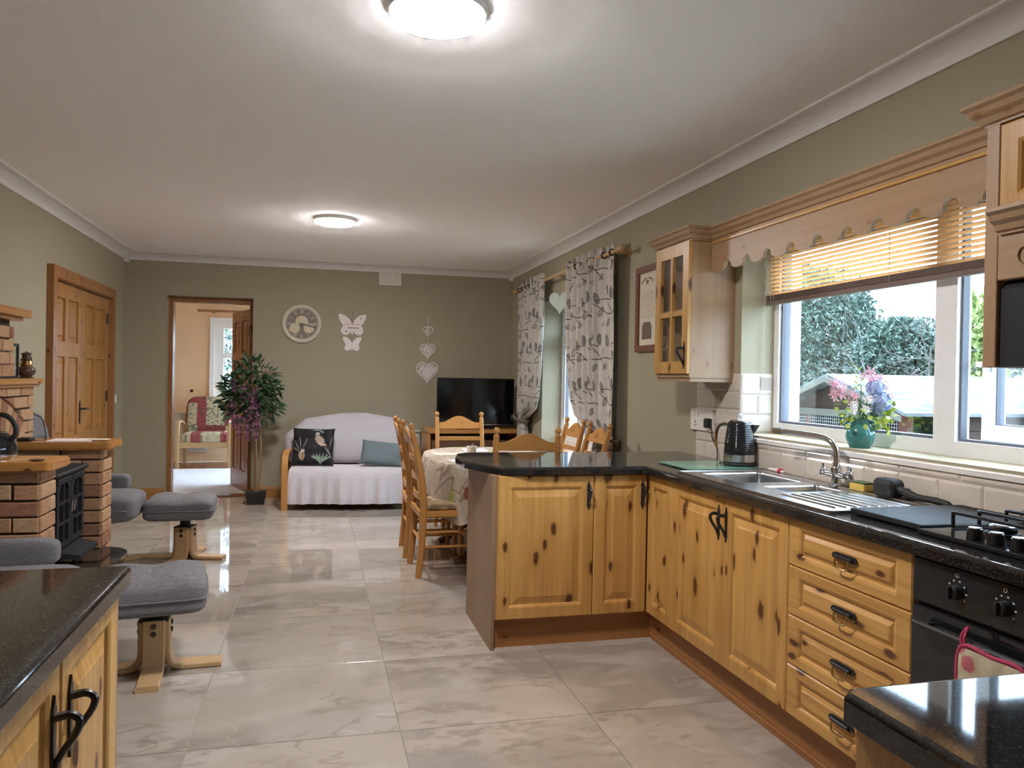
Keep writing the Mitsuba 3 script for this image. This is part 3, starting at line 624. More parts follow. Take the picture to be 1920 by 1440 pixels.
# cut the bowl openings: rebuild the slab part of the worktop as the rounded rim plus a holed slab
def rim_only(poly, z0, z1, r=.014):
    ms = []; zs = [z0] + [z1 - r + r * math.sin(a) for a in np.linspace(0, math.pi / 2, 6)]; of = [0] + [r * (1 - math.cos(a)) for a in np.linspace(0, math.pi / 2, 6)]
    for i in range(len(zs) - 1):
        pa = np.array(poly.buffer(-of[i], join_style=2).exterior.coords)[:-1]; pb = np.array(poly.buffer(-of[i + 1], join_style=2).exterior.coords)[:-1]
        n = len(pa); V = np.vstack([np.c_[pa, np.full(n, zs[i])], np.c_[pb, np.full(n, zs[i + 1])]])
        ms.append(tri(V, [[j, (j + 1) % n, n + (j + 1) % n, n + j] for j in range(n)]))
    return cat(*ms)
body = cat(rim_only(big, .87, .91), ext(big.buffer(-.014, join_style=2).difference(union_all([b.buffer(.004) for b in bowls])), .04, .87))
scene[k] = mikit.ply(body, 'granite', False)
left = sbox(-1.06, -.6, -.396, 1.926); left = Polygon([(-1.06, -.6), (-.396, -.6), (-.396, 1.915), (-.407, 1.926), (-1.06, 1.926)])
worktop('worktop', left, 'black speckled worktop at the lower left, in front of the recliner')
rightp = Polygon([(.757, .3), (.739, .318), (.739, .957), (.757, .975), (2.238, .975), (2.238, .3)])
worktop('worktop', rightp, 'shiny black worktop corner at the lower right reflecting the window')
# left island cabinet
k = thing('island_cabinet', 'pine base cabinet at the lower left with two curly black handles', 'cabinet')
carcass(k, -1.04, XC - DT, -.55, 1.900)
y0 = -.52
for a, b, hu in ((1.504, 1.905, .045), (1.10, 1.500, .355), (.60, 1.096, .45)):
    front(k, FL(a + g, ZD0, XC - DT), b - a - 2 * g, HD, handle=(hu, .575))
put('end_panel', box(-1.05, XC - .001, 1.9, 1.916, 0, .868, .001), 'pale_pine', k, grain='z')
put('plinth', box(-1.02, XC - .075, -.5, 1.9, 0, .15), 'red_pine', k, grain='y')
# near right return cabinet
k = thing('return_cabinet', 'pine end of the cabinet under the lower right worktop', 'cabinet')
put('carcass', box(.775, 2.2, .36, .95, .0, .868), 'pale_pine', k, grain='z')
put('end_panel', box(.757, .775, .36, .953, 0, .868, .001), 'pine', k, grain='z')

# ------------------------------------------------------------------ sink, tap, things on the worktop
k = thing('sink', 'stainless steel sink with two bowls and a ribbed drainer', 'sink')
so = sbox(1.70, 2.30, 2.165, 3.47).buffer(-.03).buffer(.03, 8)
plate = ext(so.difference(union_all([b.buffer(-.012).buffer(.012, 6) for b in bowls])), .0045, .910)
put('rim', cat(plate, ext(so.difference(so.buffer(-.012)), .0085, .910)), 'steel', k)
for b in bowls:
    a = b.bounds; d = .165 if a[3] - a[1] > .3 else .11
    rings = []
    for off, z in ((0, .913), (.006, .905), (.014, .91 - d + .03), (.03, .91 - d + .006), (.05, .91 - d)):
        q = sbox(a[0] + off, a[1] + off, a[2] - off, a[3] - off); q = q.buffer(-.02).buffer(.02, 4)
        rings.append(np.c_[np.array(q.exterior.coords)[:-1], np.full(len(q.exterior.coords) - 1, z)])
    n = len(rings[0]); V = np.vstack(rings); F = [[i * n + j, i * n + (j + 1) % n, (i + 1) * n + (j + 1) % n, (i + 1) * n + j] for i in range(len(rings) - 1) for j in range(n)]
    o = (len(rings) - 1) * n
    mm = cat(tri(V, F), tri(rings[-1], [[0, j, j + 1] for j in range(1, n - 1)]))
    bk = put('bowl', mm, 'steel', k, smooth=40)
    put('waste', lathe([(0, .004), (.03, .004), (.034, .0)][::-1], 16, ((a[0] + a[2]) / 2, (a[1] + a[3]) / 2, .91 - d)), 'chrome', bk)
for i in range(8):
    x = 1.78 + .044 * i
    put('drainer_rib', rbox(x, x + .014, 2.36, 2.70, .9125, .9185, .003) if False else hull([[x - .009, 2.36, .9144], [x + .009, 2.36, .9144], [x, 2.372, .919], [x - .009, 2.70, .9144], [x + .009, 2.70, .9144], [x, 2.688, .919]]), 'steel', k)
k = thing('mixer_tap', 'tall chrome mixer tap with cross handles behind the sink', 'tap')
put('body', cat(lathe([(.027, .914), (.027, .922), (.019, .928), (.017, .965), (.024, .97), (.024, .995), (.016, 1.0), (.013, 1.012), (0, 1.012)], 20, (2.165, 2.885, 0)), cyl((2.165, 2.825, .966), (2.165, 2.945, .966), .014)), 'chrome', k, smooth=40)
sp = smooth_path([(2.165, 2.885, 1.0), (2.165, 2.885, 1.05), (2.16, 2.892, 1.085), (2.15, 2.925, 1.112), (2.14, 2.98, 1.122), (2.115, 3.10, 1.127), (2.095, 3.20, 1.129)], 5)
put('spout', tube(sp, .0125, 12), 'chrome', k, smooth=True)
put('aerator', cyl((2.100, 3.185, 1.129), (2.088, 3.235, 1.130), .0155, 14), 'chrome', k)
for s_ in (-1, 1):
    c0 = np.array([2.165, 2.885 + s_ * .085, .972])
    put('handle', cat(cyl((2.165, 2.885 + s_ * .058, .967), c0, .010), ball(c0, .017), *[cyl(c0, c0 + .032 * np.array([math.sin(a) * .5, s_ * .2, math.cos(a)]), .0055, 8) for a in (0, 2.1, 4.2)]), 'chrome', k, smooth=40)
k = thing('glass_board', 'green tinted glass chopping board under the kettle', 'chopping board')
gb = sbox(1.79, 3.50, 2.215, 3.87).buffer(-.02).buffer(.02, 6)
put('plate', ext(gb, .005, .914), 'green_glass', k)
for x in (1.82, 2.19):
    for y in (3.53, 3.84): put('foot', lathe([(.008, .910), (.008, .914), (0, .914)], 10, (x, y, 0)), 'black_matt', k)
# electric kettle
k = thing('electric_kettle', 'black ribbed electric kettle with steel band by the window', 'kettle')
kx, ky, kz = 2.15, 3.645, .919
put('base', lathe([(0, kz), (.078, kz), (.082, kz + .006), (.080, kz + .016), (.074, kz + .022), (0, kz + .022)], 32, (kx, ky, 0)), 'black_matt', k, smooth=30)
put('band', lathe([(.079, kz + .022), (.0795, kz + .058), (.077, kz + .060)], 40, (kx, ky, 0)), 'steel', k, smooth=30)
prof = [(.077, kz + .060)]
for i in range(17):
    t = i / 16; r = .078 - .016 * t ** 1.6; z = kz + .062 + .145 * t
    prof += [(r, z), (r + .0016, z + .0036), (r, z + .0072)]
prof += [(.060, kz + .222), (.052, kz + .229)]
put('body', lathe(prof, 48, (kx, ky, 0)), 'black_gloss', k, smooth=50)
put('lid', cat(lathe([(.052, kz + .229), (.046, kz + .235), (.02, kz + .239), (0, kz + .240)], 32, (kx, ky, 0))), 'steel', k, smooth=40)
rg = [(kx + .014 * math.cos(a), ky, kz + .253 + .015 * math.sin(a)) for a in np.linspace(0, 2 * math.pi, 25)]
put('lid_ring', tube(rg, .003, 8), 'chrome', k, smooth=True)
dl = np.array([-.80, .60, 0])      # handle points left in the picture
hp = smooth_path([np.array([kx, ky, z]) + dl * r for r, z in ((.058, kz + .212), (.085, kz + .213), (.108, kz + .198), (.118, kz + .165), (.120, kz + .12), (.118, kz + .095))], 5)
put('handle', strip(hp, .024, .016, np.cross(dl, [0, 0, 1])), 'chrome', k)
sd = -dl
spt = [np.array([kx, ky, 0]) + sd * r + np.cross(sd, [0, 0, 1]) * w + np.array([0, 0, z]) for r, w, z in ((.066, .026, kz + .215), (.066, -.026, kz + .215), (.100, 0, kz + .212), (.070, 0, kz + .165), (.05, .02, kz + .2), (.05, -.02, kz + .2))]
put('spout', hull(spt), 'black_gloss', k)
cord = smooth_path([(kx - .07, ky + .05, kz + .012), (2.12, 3.80, .914), (2.16, 3.90, .913), (2.205, 3.97, .93), (2.212, 3.995, .985), (2.214, 4.05, 1.03), (2.216, 4.06, 1.07), (2.214, 4.07, 1.085)], 6)
put('cord', tube(cord, .0035, 6), 'black_matt', k)
k = thing('wall_socket', 'white double socket on the tiles beside the kettle', 'socket')
Ms_ = np.array([[0, 0, -1, XR - .009], [-1, 0, 0, 0], [0, 1, 0, 0], [0, 0, 0, 1.]])
put('plate', panel_hull(-4.335, -4.06, 1.06, 1.19, 0, .011, .004), 'white_plastic', k, M=Ms_)
for u in (-4.30, -4.25): put('switch', box(u, u + .022, 1.145, 1.172, .011, .015, .001), 'white_plastic', k, M=Ms_)
put('socket_hole', cat(box(-4.285, -4.278, 1.085, 1.095, .0112, .0116), box(-4.265, -4.258, 1.085, 1.095, .0112, .0116), box(-4.276, -4.267, 1.105, 1.118, .0112, .0116)), 'black_matt', k, M=Ms_)
pk = thing('plug', 'black three pin plug in the socket on the tiles', 'plug')
put('body', rbox(-4.105, -4.065, 1.085, 1.14, .011, .048, .008), 'black_matt', pk, M=Ms_)
# scouring sponge, scrub brush, small things
k = thing('sponge', 'yellow sponge beside the chrome tap', 'sponge'); put('foam', rbox(2.155, 2.205, 2.70, 2.79, .9145, .947, .006), 'sponge_yellow', k); put('scourer', box(2.155, 2.205, 2.70, 2.79, .947, .953, .002), 'leaf_dark', k)
k = thing('dish_brush', 'black dish brush lying against the wall tiles', 'brush')
put('head', cat(rbox(2.13, 2.205, 2.52, 2.63, .915, .99, .024)), 'black_matt', k, smooth=40)
put('handle', tube(smooth_path([(2.17, 2.53, .955), (2.185, 2.45, .935), (2.195, 2.37, .933), (2.2, 2.30, .925)], 6), [.014] * 6 + [.012] * 6 + [.013] * 6 + [.008], 10), 'black_matt', k, smooth=True)
k = thing('tube_of_glue', 'small cream tube with a red cap lying behind the sink', 'tube')
put('body', tube([(2.19, 3.43, .925), (2.19, 3.36, .925), (2.19, 3.30, .922)], [.007, .011, .006], 10), 'white_plastic', k); put('cap', cyl((2.19, 3.345, .925), (2.19, 3.325, .925), .0125, 10), 'label_red', k)
k = thing('chopping_slab', 'dark rectangular chopping slab on the worktop next to the hob', 'chopping board')
put('slab', box(1.772, 2.225, 1.965, 2.285, .914, .932, .003), 'char_black', k)
for x in (1.80, 2.19):
    for y in (2.0, 2.25): put('foot', lathe([(.01, .910), (.01, .914), (0, .914)], 10, (x, y, 0)), 'black_matt', k)
# gas hob
k = thing('gas_hob', 'black gas hob with pan supports at the right edge', 'hob')
put('glass', box(1.745, 2.20, 1.36, 1.952, .910, .926, .004), 'black_gloss', k)
for (x, y) in ((1.90, 1.80), (2.10, 1.80), (1.90, 1.52), (2.10, 1.52)):
    b = put('burner', lathe([(.045, .926), (.045, .938), (.036, .940), (.036, .951), (.03, .955), (0, .955)], 24, (x, y, 0)), 'char_black', k, smooth=30)
    put('cap', lathe([(.033, .953), (.034, .957), (.028, .961), (0, .962)], 24, (x, y, 0)), 'steel', b, smooth=30)
for ya, yb in ((1.66, 1.93), (1.39, 1.65)):
    bars = [tube(smooth_path([(x, yb, .928), (x, yb, .968), (x, yb - .012, .974), (x, (ya + yb) / 2, .974), (x, ya + .012, .974), (x, ya, .968), (x, ya, .928)], 4), .0055, 6) for x in (1.855, 1.95, 2.05, 2.15)]
    bars += [tube([(1.855, y, .932), (2.0, y, .932), (2.15, y, .932)], .0055, 6) for y in (ya, yb)]
    put('pan_support', cat(*bars), 'black_iron', k)
for i, y in enumerate((1.78, 1.71, 1.64, 1.57)):
    kb = put('knob', lathe([(.023, .926), (.022, .938), (.019, .956), (.016, .958), (0, .958)], 20, (1.785, y, 0)), 'black_gloss', k, smooth=30)
    put('cap', lathe([(.017, .957), (.017, .960), (0, .9605)], 20, (1.785, y, 0)), 'steel', kb, smooth=30)
k = thing('whisk', 'thin wire whisk standing behind the hob', 'whisk')
for i in range(5):
    a = i * math.pi / 5
    put('wire', tube(smooth_path([(2.215, 2.02, .912), (2.215 + .014 * math.cos(a), 2.0 + .03 * math.sin(a), .95), (2.215, 1.96 + .0 * i, .985), (2.215 - .014 * math.cos(a), 1.93 - .03 * math.sin(a), .945), (2.215, 1.90, .915)], 4), .0012, 5), 'steel', k)
# oven
k = thing('oven', 'black built-in oven with knobs at the right edge', 'oven')
Mo = FX(1.888, .152, XD + .012)
put('body', box(0, .595, 0, .712, -.5, 0), 'black_matt', k, M=Mo)
put('control_panel', panel_hull(.002, .593, .586, .712, 0, .018, .004), 'black_gloss', k, M=Mo)
dk = put('door', panel_hull(.002, .593, .005, .578, 0, .02, .004), 'black_gloss', k, M=Mo)
put('handle', cat(tube([(.05, .535, .052), (.3, .535, .052), (.545, .535, .052)], .010, 10), cyl((.08, .535, .018), (.08, .535, .052), .008, 8), cyl((.515, .535, .018), (.515, .535, .052), .008, 8)), 'black_matt', dk, M=Mo)
for u in (.162, .312, .44, .53):
    kb = put('knob', cat(lathe([(.020, .018), (.018, .036), (.015, .040), (0, .040)], 20, (u, .647, 0)), box(u - .004, u + .004, .630, .664, .036, .050, .002)), 'black_matt', k, M=Mo)
    put('marking', cat(*[box(u + .031 * math.cos(a) - .003, u + .031 * math.cos(a) + .003, .647 + .031 * math.sin(a) - .0022, .647 + .031 * math.sin(a) + .0022, .0180, .0186) for a in np.linspace(-.6, 3.8, 8)], lathe([(.006, .018), (.006, .0187), (.0042, .0187), (.0042, .018)], 12, (u, .692, 0))), 'mesh_silver', kb, M=Mo)
# oven mitt
k = thing('oven_mitt', 'quilted oven mitt with fruit print and red piping hanging on the oven door', 'oven mitt')
mp = Polygon([(.006, 0), (.19, 0), (.196, .12), (.194, .25), (.186, .262), (.02, .262), (.006, .25), (0, .12)]).buffer(.012, 4).buffer(-.01)
Mm = FX(1.660, .418, XD - .053) 
pv = []
def mittsurf(s, t):
    u = .2 * s; v = .265 * t
    w = .010 + .006 * np.abs(np.sin(s * 3 * np.pi)) * np.abs(np.sin(t * 4 * np.pi))
    return np.stack([u, v, w], -1)
nu, nv = 22, 26
gm = grid(mittsurf, nu, nv); uvm = gm.vertices[:, :2]
put('quilt', gm, 'mitt_print', k, M=Mm, smooth=True, uv=uvm)
put('back', box(0, .2, 0, .265, 0, .010), 'mitt_print', k, M=Mm)
put('piping', tube(smooth_path([(.2, 0, .008), (.203, .13, .008), (.196, .26, .008), (.1, .268, .008), (.006, .262, .008), (-.003, .13, .008), (0, 0, .008)], 6), .0055, 8), 'mitt_trim', k, M=Mm)
put('loop', tube(smooth_path([(.010, .262, .008), (.004, .29, .004), (.008, .312, -.012), (.016, .29, .006), (.018, .262, .008)], 5), .004, 6), 'mitt_trim', k, M=Mm)

# ------------------------------------------------------------------ wall cabinets, valance, cooker hood
CO = [(0, 0), (0, .072), (.055, .072), (.058, .060), (.046, .052), (.040, .036), (.026, .026), (.020, .010), (.010, .006), (.010, 0)]
def cornice(parent, M, L, name='cornice', m='pale_pine', a=0, b=0):
    """CO swept along local z; a, b: mitre lengths per unit projection at the two ends."""
    P = np.array(CO); n = len(P)
    V = np.vstack([np.c_[P, -a * P[:, 0]], np.c_[P, L + b * P[:, 0]]])
    F = [[i, (i + 1) % n, n + (i + 1) % n, n + i] for i in range(n)]
    cap = trimesh.creation.triangulate_polygon(Polygon(P), engine='earcut')
    mm = cat(tri(V, F)); 
    e = ext(Polygon(P), 1e-4); e1 = e.copy(); e1.vertices[:, 2] = -a * e1.vertices[:, 0]; e2 = e.copy(); e2.vertices[:, 2] = L + b * e2.vertices[:, 0]
    put(name, cat(mm, e1, e2), m, parent, M=M, grain='z')
gx, g0, g1, gz0, gz1 = 1.955, 3.87, 4.29, 1.392, 2.118
k = thing('wall_cabinet', 'pine wall cabinet with a four pane glass door left of the window', 'cabinet')
put('side_panel', box(gx + .02, XR, g0, g0 + .018, gz0, gz1), 'pale_pine', k, grain='z'); put('side_panel', box(gx + .02, XR, g1 - .018, g1, gz0, gz1), 'pale_pine', k, grain='z')
put('back', box(XR - .008, XR - .002, g0, g1, gz0, gz1), 'pale_pine', k, grain='z')
for z in (gz0, 1.74, gz1 - .018): put('shelf', box(gx + .03, XR - .008, g0 + .018, g1 - .018, z, z + .018), 'pale_pine', k, grain='y')
Mg = FX(g1 - .002, gz0 + .002, gx + .02); W, H = g1 - g0 - .004, gz1 - gz0 - .004
vm, hm, st = W / 2, .335, .068
holes = [sbox(st, st, vm - .012, hm - .014), sbox(vm + .012, st, W - st, hm - .014), sbox(st, hm + .014, vm - .012, H - st), sbox(vm + .012, hm + .014, W - st, H - st)]
d = put('door', ext(sbox(0, 0, W, H).difference(union_all(holes)), .02), 'pine', k, M=Mg, grain='y')
for h in holes:
    a = h.bounds; put('pane', tri([[a[0], a[1], .009], [a[2], a[1], .009], [a[2], a[3], .009], [a[0], a[3], .009]], [[0, 1, 2, 3]]), 'clear_glass', d, M=Mg)
bow_handle(Mg @ frame((0, 0, .02), (1, 0, 0), (0, 1, 0)), W - .034, .10, d)
# pelmet under and cornice above
Mc = np.eye(4); Mc[:3, 0], Mc[:3, 1], Mc[:3, 2], Mc[:3, 3] = (-1, 0, 0), (0, 0, 1), (0, 1, 0), (gx + .02, g0, gz1)
cornice(k, Mc, g1 - g0, a=1, b=1)
Mc2 = np.eye(4); Mc2[:3, 0], Mc2[:3, 1], Mc2[:3, 2], Mc2[:3, 3] = (0, -1, 0), (0, 0, 1), (1, 0, 0), (gx + .02, g0, gz1)
cornice(k, Mc2, XR - gx - .02, a=1, b=0)
put('light_rail', cat(ext(Polygon([(gx + .014, g0 - .004), (XR, g0 - .004), (XR, g0 + .014), (gx + .032, g0 + .014), (gx + .032, g1), (gx + .014, g1)]), .020, gz0 - .020), ext(Polygon([(gx + .022, g0 + .004), (XR, g0 + .004), (XR, g0 + .020), (gx + .038, g0 + .020), (gx + .038, g1), (gx + .022, g1)]), .022, gz0 - .042)), 'pale_pine', k, grain='y')
# glasses behind the panes
for i, (x, y, z) in enumerate(((2.08, 3.98, 1.758), (2.14, 4.08, 1.758), (2.06, 4.17, 1.758))):
    t = put('wine_glass', lathe([(.0, z), (.032, z + .001), (.006, z + .008), (.004, z + .07), (.02, z + .085), (.034, z + .12), (.033, z + .16), (.029, z + .185)], 20, (x, y, 0)), 'clear_glass', smooth=True,
            label=('wine glass on the upper cabinet shelf nearest the window', 'middle wine glass on the upper cabinet shelf', 'wine glass on the upper cabinet shelf farthest from the window')[i], cat_='glass', group='glasses in the wall cabinet')
put('mug', lathe([(0, 1.411), (.036, 1.411), (.038, 1.418), (.038, 1.50), (.034, 1.50), (.034, 1.418), (0, 1.416)], 20, (2.03, 3.965, 0)), 'white_plastic', smooth=30, label='white mug low in the glass cabinet behind the handle', cat_='mug')
# valance board with scalloped lower edge
vx, v0, v1 = 2.09, 2.0, g0 - .001
k = thing('valance', 'pale pine valance board with scalloped edge above the kitchen window', 'valance')
pts = [(0, 2.125), (0, 1.955)]
L = v1 - v0; n = 9; w = L / n; low = 1.950
pts = [(0, 2.128), (0, low)]
arch_y = [3.70, 3.515, 3.332, 3.141, 2.943, 2.753, 2.573, 2.388, 2.217, 2.05]
for yy in arch_y:
    u = v1 - yy
    pts += [(u - .056, low), (u - .052, low + .006), (u - .038, low + .008)] + [(u - .036 * math.cos(a), low + .010 + .036 * math.sin(a)) for a in np.linspace(.1, math.pi - .1, 9)] + [(u + .038, low + .008), (u + .052, low + .006), (u + .056, low)]
    pts += [(u + .075, low - .004), (u + .105, low - .004)] if u + .12 < L else []
pts += [(L, low), (L, 2.128)]
pts = [q for q in pts if -1e-6 <= q[0] <= L]
vp = Polygon([(a, b) for a, b in pts]).buffer(0)
put('board', ext(vp, .018), 'pale_pine', k, M=FX(v1, 0, vx + .018), grain='x')
put('batten', box(0, L, 2.098, 2.112, .018, .026, .002), 'pine', k, M=FX(v1, 0, vx + .018), grain='x')
Mc3 = np.eye(4); Mc3[:3, 0], Mc3[:3, 1], Mc3[:3, 2], Mc3[:3, 3] = (-1, 0, 0), (0, 0, 1), (0, 1, 0), (vx + .012, v0 - .11, gz1)
cornice(k, Mc3, v1 - v0 + .11, a=0, b=0)
put('top_board', box(vx, XR, v0, v1, 2.128, 2.14), 'pale_pine', k, grain='y')
# cooker hood housing
hx, h1, h0 = 1.92, 1.905, 1.20
k = thing('cooker_hood', 'pine cooker hood housing with carved frieze and black canopy', 'cooker hood')
put('housing', box(hx + .02, XR, h0, h1, 1.66, gz1), 'pale_pine', k, grain='z')
put('stile', box(hx, XR, h1 - .046, h1, 1.408, gz1, .002), 'pale_pine', k, grain='z')
front(k, FX(h1 - .046, 1.845, hx + .02), .5, gz1 - 1.85, handle=None, rail=.075, mat_='pine')
Mf = FX(h1 - .046, 1.66, hx + .016)
put('frieze', box(0, .6, .0, .17, 0, .016, .003), 'pale_pine', k, M=Mf, grain='x')
Mcf = np.eye(4); Mcf[:3, 0], Mcf[:3, 1], Mcf[:3, 2], Mcf[:3, 3] = (-1, 0, 0), (0, 0, 1), (0, -1, 0), (hx, h1 - .056, 1.79)
cornice(k, Mcf, .6, name='moulding', m='pale_pine')
sw = [tube(smooth_path([(.10 + r * math.cos(a) * s_, .07 + r * math.sin(a), .018) for a, r in zip(np.linspace(0, 5.5, 12), np.linspace(.006, .045, 12))], 3), .005, 6) for s_ in (1,)] + [tube(smooth_path([(.30 - r * math.cos(a), .07 + r * math.sin(a), .018) for a, r in zip(np.linspace(0, 5.5, 12), np.linspace(.006, .045, 12))], 3), .005, 6)]
put('carved_scroll', cat(*sw), 'pale_pine', k, M=Mf)
put('canopy', cat(box(hx + .012, XR - .01, h0, h1 - .048, 1.410, 1.635), hull([[hx + .012, h0, 1.635], [hx + .012, h1 - .048, 1.635], [hx + .05, h0, 1.68], [hx + .05, h1 - .060, 1.68], [XR - .01, h0, 1.635], [XR - .01, h1 - .048, 1.635], [XR - .01, h0, 1.68], [XR - .01, h1 - .06, 1.68]])), 'char_black', k)
Mc4 = np.eye(4); Mc4[:3, 0], Mc4[:3, 1], Mc4[:3, 2], Mc4[:3, 3] = (-1, 0, 0), (0, 0, 1), (0, 1, 0), (hx + .012, h0, gz1)
cornice(k, Mc4, h1 - h0, a=0, b=1)
Mc5 = np.eye(4); Mc5[:3, 0], Mc5[:3, 1], Mc5[:3, 2], Mc5[:3, 3] = (0, 1, 0), (0, 0, 1), (1, 0, 0), (hx + .012, h1, gz1)
cornice(k, Mc5, vx - hx, a=1, b=0)
# venetian blind
k = thing('venetian_blind', 'honey wood venetian blind raised over the kitchen window', 'blind')
b0, b1, bx = KIT[0] + .02, KIT[1] - .012, 2.395
zs = np.arange(1.832, 2.09, .0215)
for z in zs:
    sl = box(b0, b1, -.0125, .0125, -.0008, .0008)
    R = np.eye(4); c_, s_ = math.cos(math.radians(-19)), math.sin(math.radians(-19))
    v = sl.vertices.copy()            # local x along y, local y across
    sl.vertices = np.c_[bx + v[:, 1] * c_ - v[:, 2] * s_, v[:, 0], z + v[:, 1] * s_ + v[:, 2] * c_]
    put('slat', sl, 'slat_wood', k)
put('head_rail', box(bx - .02, bx + .02, b0, b1, 2.085, 2.118, .003), 'pine', k, grain='y')
put('bottom_rail', box(bx - .014, bx + .014, b0, b1, 1.772, 1.795, .003), 'dark_rail', k, grain='y')
put('slat_stack', cat(*[box(bx - .0135, bx + .0135, b0, b1, 1.7965 + i * .0032, 1.7985 + i * .0032) for i in range(9)]), 'dark_rail', k, kind='stuff')
for y in (b1 - .04, b1 - .07, 2.85, 2.05, 2.35):
    put('cord', tube([(bx - .016, y, 2.09), (bx - .016, y, 1.95), (bx - .016, y, 1.79)], .0012, 5), 'linen', k)
put('pull_cord', tube([(bx - .024, b1 - .004, 2.1), (bx - .03, b1 - .006, 1.7), (bx - .032, b1 - .008, 1.33)], .002, 6), 'linen', k)
# flower vase on the sill
k = thing('vase', 'teal glazed two handled vase on the kitchen window sill', 'vase')
fx_, fy_, z = 2.315, 2.93, 1.0685
put('body', lathe([(0, z), (.038, z), (.040, z + .004), (.052, z + .025), (.060, z + .052), (.058, z + .078), (.046, z + .098), (.038, z + .110), (.040, z + .122), (.046, z + .130), (.041, z + .130), (.034, z + .115), (.03, z + .02), (0, z + .01)], 36, (fx_, fy_, 0)), 'teal_glaze', k, smooth=40)
for s_ in (-1, 1):
    ds = np.array([.6 * s_, -.8 * s_, 0])
    put('handle', tube(smooth_path([np.array([fx_, fy_, zz]) + ds * r for r, zz in ((.040, z + .118), (.056, z + .117), (.062, z + .10), (.056, z + .085), (.050, z + .084))], 4), .006, 8), 'teal_glaze', k, smooth=True)
fr2 = np.random.default_rng(5)
kf = thing('bouquet', 'bouquet of pink, white and blue flowers with lime leaves in the teal vase', 'flowers')
def petals(c, up, n, L, W, spread):
    up = np.asarray(up, float); up = up / np.linalg.norm(up); it = []
    a0 = np.cross(up, [0, 0, 1.0]); a0 = a0 / np.linalg.norm(a0) if np.linalg.norm(a0) > .1 else np.array([1., 0, 0]); b0_ = np.cross(up, a0)
    for i in range(n):
        a = 2 * math.pi * i / n + fr2.random() * .3; d_ = math.cos(a) * a0 + math.sin(a) * b0_ + up * spread * (1 + .4 * fr2.standard_normal())
        it.append((np.asarray(c) + up * .002, d_, up, L * (1 + .15 * fr2.standard_normal()), W))
    return it
ctr = np.array([fx_, fy_, z + .14])
LU, VU = np.array([-.245, .969, 0]) * -1, np.array([0, 0, 1.])
right, toward = np.array([.969, -.245, 0]), np.array([-.245, -.969, 0])
def fpos(px_, pz, dep=0): return ctr + right * px_ + VU * pz + toward * dep
for (a, b, dep) in ((-.115, .10, .0), (-.085, .115, .02), (-.045, .085, .03), (.055, .175, -.02), (.035, .165, .0), (.11, .125, .0), (-.10, .135, -.02), (.085, .16, -.03)):
    its = []
    for _ in range(7): its += petals(fpos(a, b, dep) + fr2.standard_normal(3) * .012, fr2.standard_normal(3) + np.array([0, -.3, .8]), 6, .030, .0075, .5)
    put('pink_bloom', leaves(its), 'petal_pink', kf)
for (a, b, dep, r_) in ((.055, .128, .02, .036), (.080, .070, .02, .038), (.065, .03, .0, .022)):
    its = []
    for _ in range(60):
        q = fr2.standard_normal(3); q /= np.linalg.norm(q); its += petals(fpos(a, b, dep) + q * r_, q, 4, .011, .010, .2)
    put('blue_bloom', cat(leaves(its), ball(fpos(a, b, dep), r_ * .85, 1)), 'petal_blue', kf)
for (a, b, dep) in ((.0, .035, .045), (.012, .078, .045), (-.05, .055, .04), (-.055, .03, .045), (.13, .09, .0)):
    its = []
    for j in range(3): its += petals(fpos(a, b, dep) + toward * .003 * j, toward + .3 * VU, 12, .026 - .006 * j, .009, .15 + .25 * j)
    put('white_bloom', cat(leaves(its), ball(fpos(a, b, dep) + toward * .006, .005, 1)), 'petal_white', kf)
for (a, b, dep, n) in ((-.075, .0, .02, 12), (.02, -.008, .05, 9), (.10, -.01, .02, 22), (.115, .05, .0, 8), (-.09, .04, .03, 6), (.07, -.025, .03, 14)):
    its = [(fpos(a, b, dep) + fr2.standard_normal(3) * .018, fr2.standard_normal(3) + toward * .4, fr2.standard_normal(3) + toward, .03, .022) for _ in range(n)]
    put('lime_leaf_cluster', leaves(its), 'leaf_lime', kf, kind='stuff')
for its in ([(fpos(-.005 + fr2.standard_normal() * .006, .12 + .012 * i, -.01), right * (1 if i % 2 else -1) + VU * .7, toward, .028, .007) for i in range(9)], [(fpos(.10, .09 + .012 * i, -.02), right * (1 if i % 2 else -1) + VU * .7, toward, .024, .006) for i in range(7)]):
    put('fern_frond', leaves(its), 'leaf_lime', kf, kind='stuff')
its = [(fpos(fr2.standard_normal() * .05, .03 + fr2.standard_normal() * .035, 0), fr2.standard_normal(3) + VU * .3, fr2.standard_normal(3), .03, .014) for _ in range(90)]
put('green_leaves', leaves(its), 'leaf_mid', kf, kind='stuff')
put('stem', cat(*[cyl(ctr + np.array([0, 0, -.03]), fpos(a, b - .01), .002, 5) for a, b in ((-.1, .1), (-.04, .08), (.0, .03), (.05, .16), (.08, .06), (.1, .12), (0, .15))]), 'leaf_mid', kf)
k = thing('dark_cup', 'dark cup at the right end of the window sill', 'cup')
put('body', lathe([(0, z), (.030, z), (.040, z + .11), (.037, z + .11), (.028, z + .01), (0, z + .008)], 24, (2.30, 1.955, 0)), 'char_black', k, smooth=30)
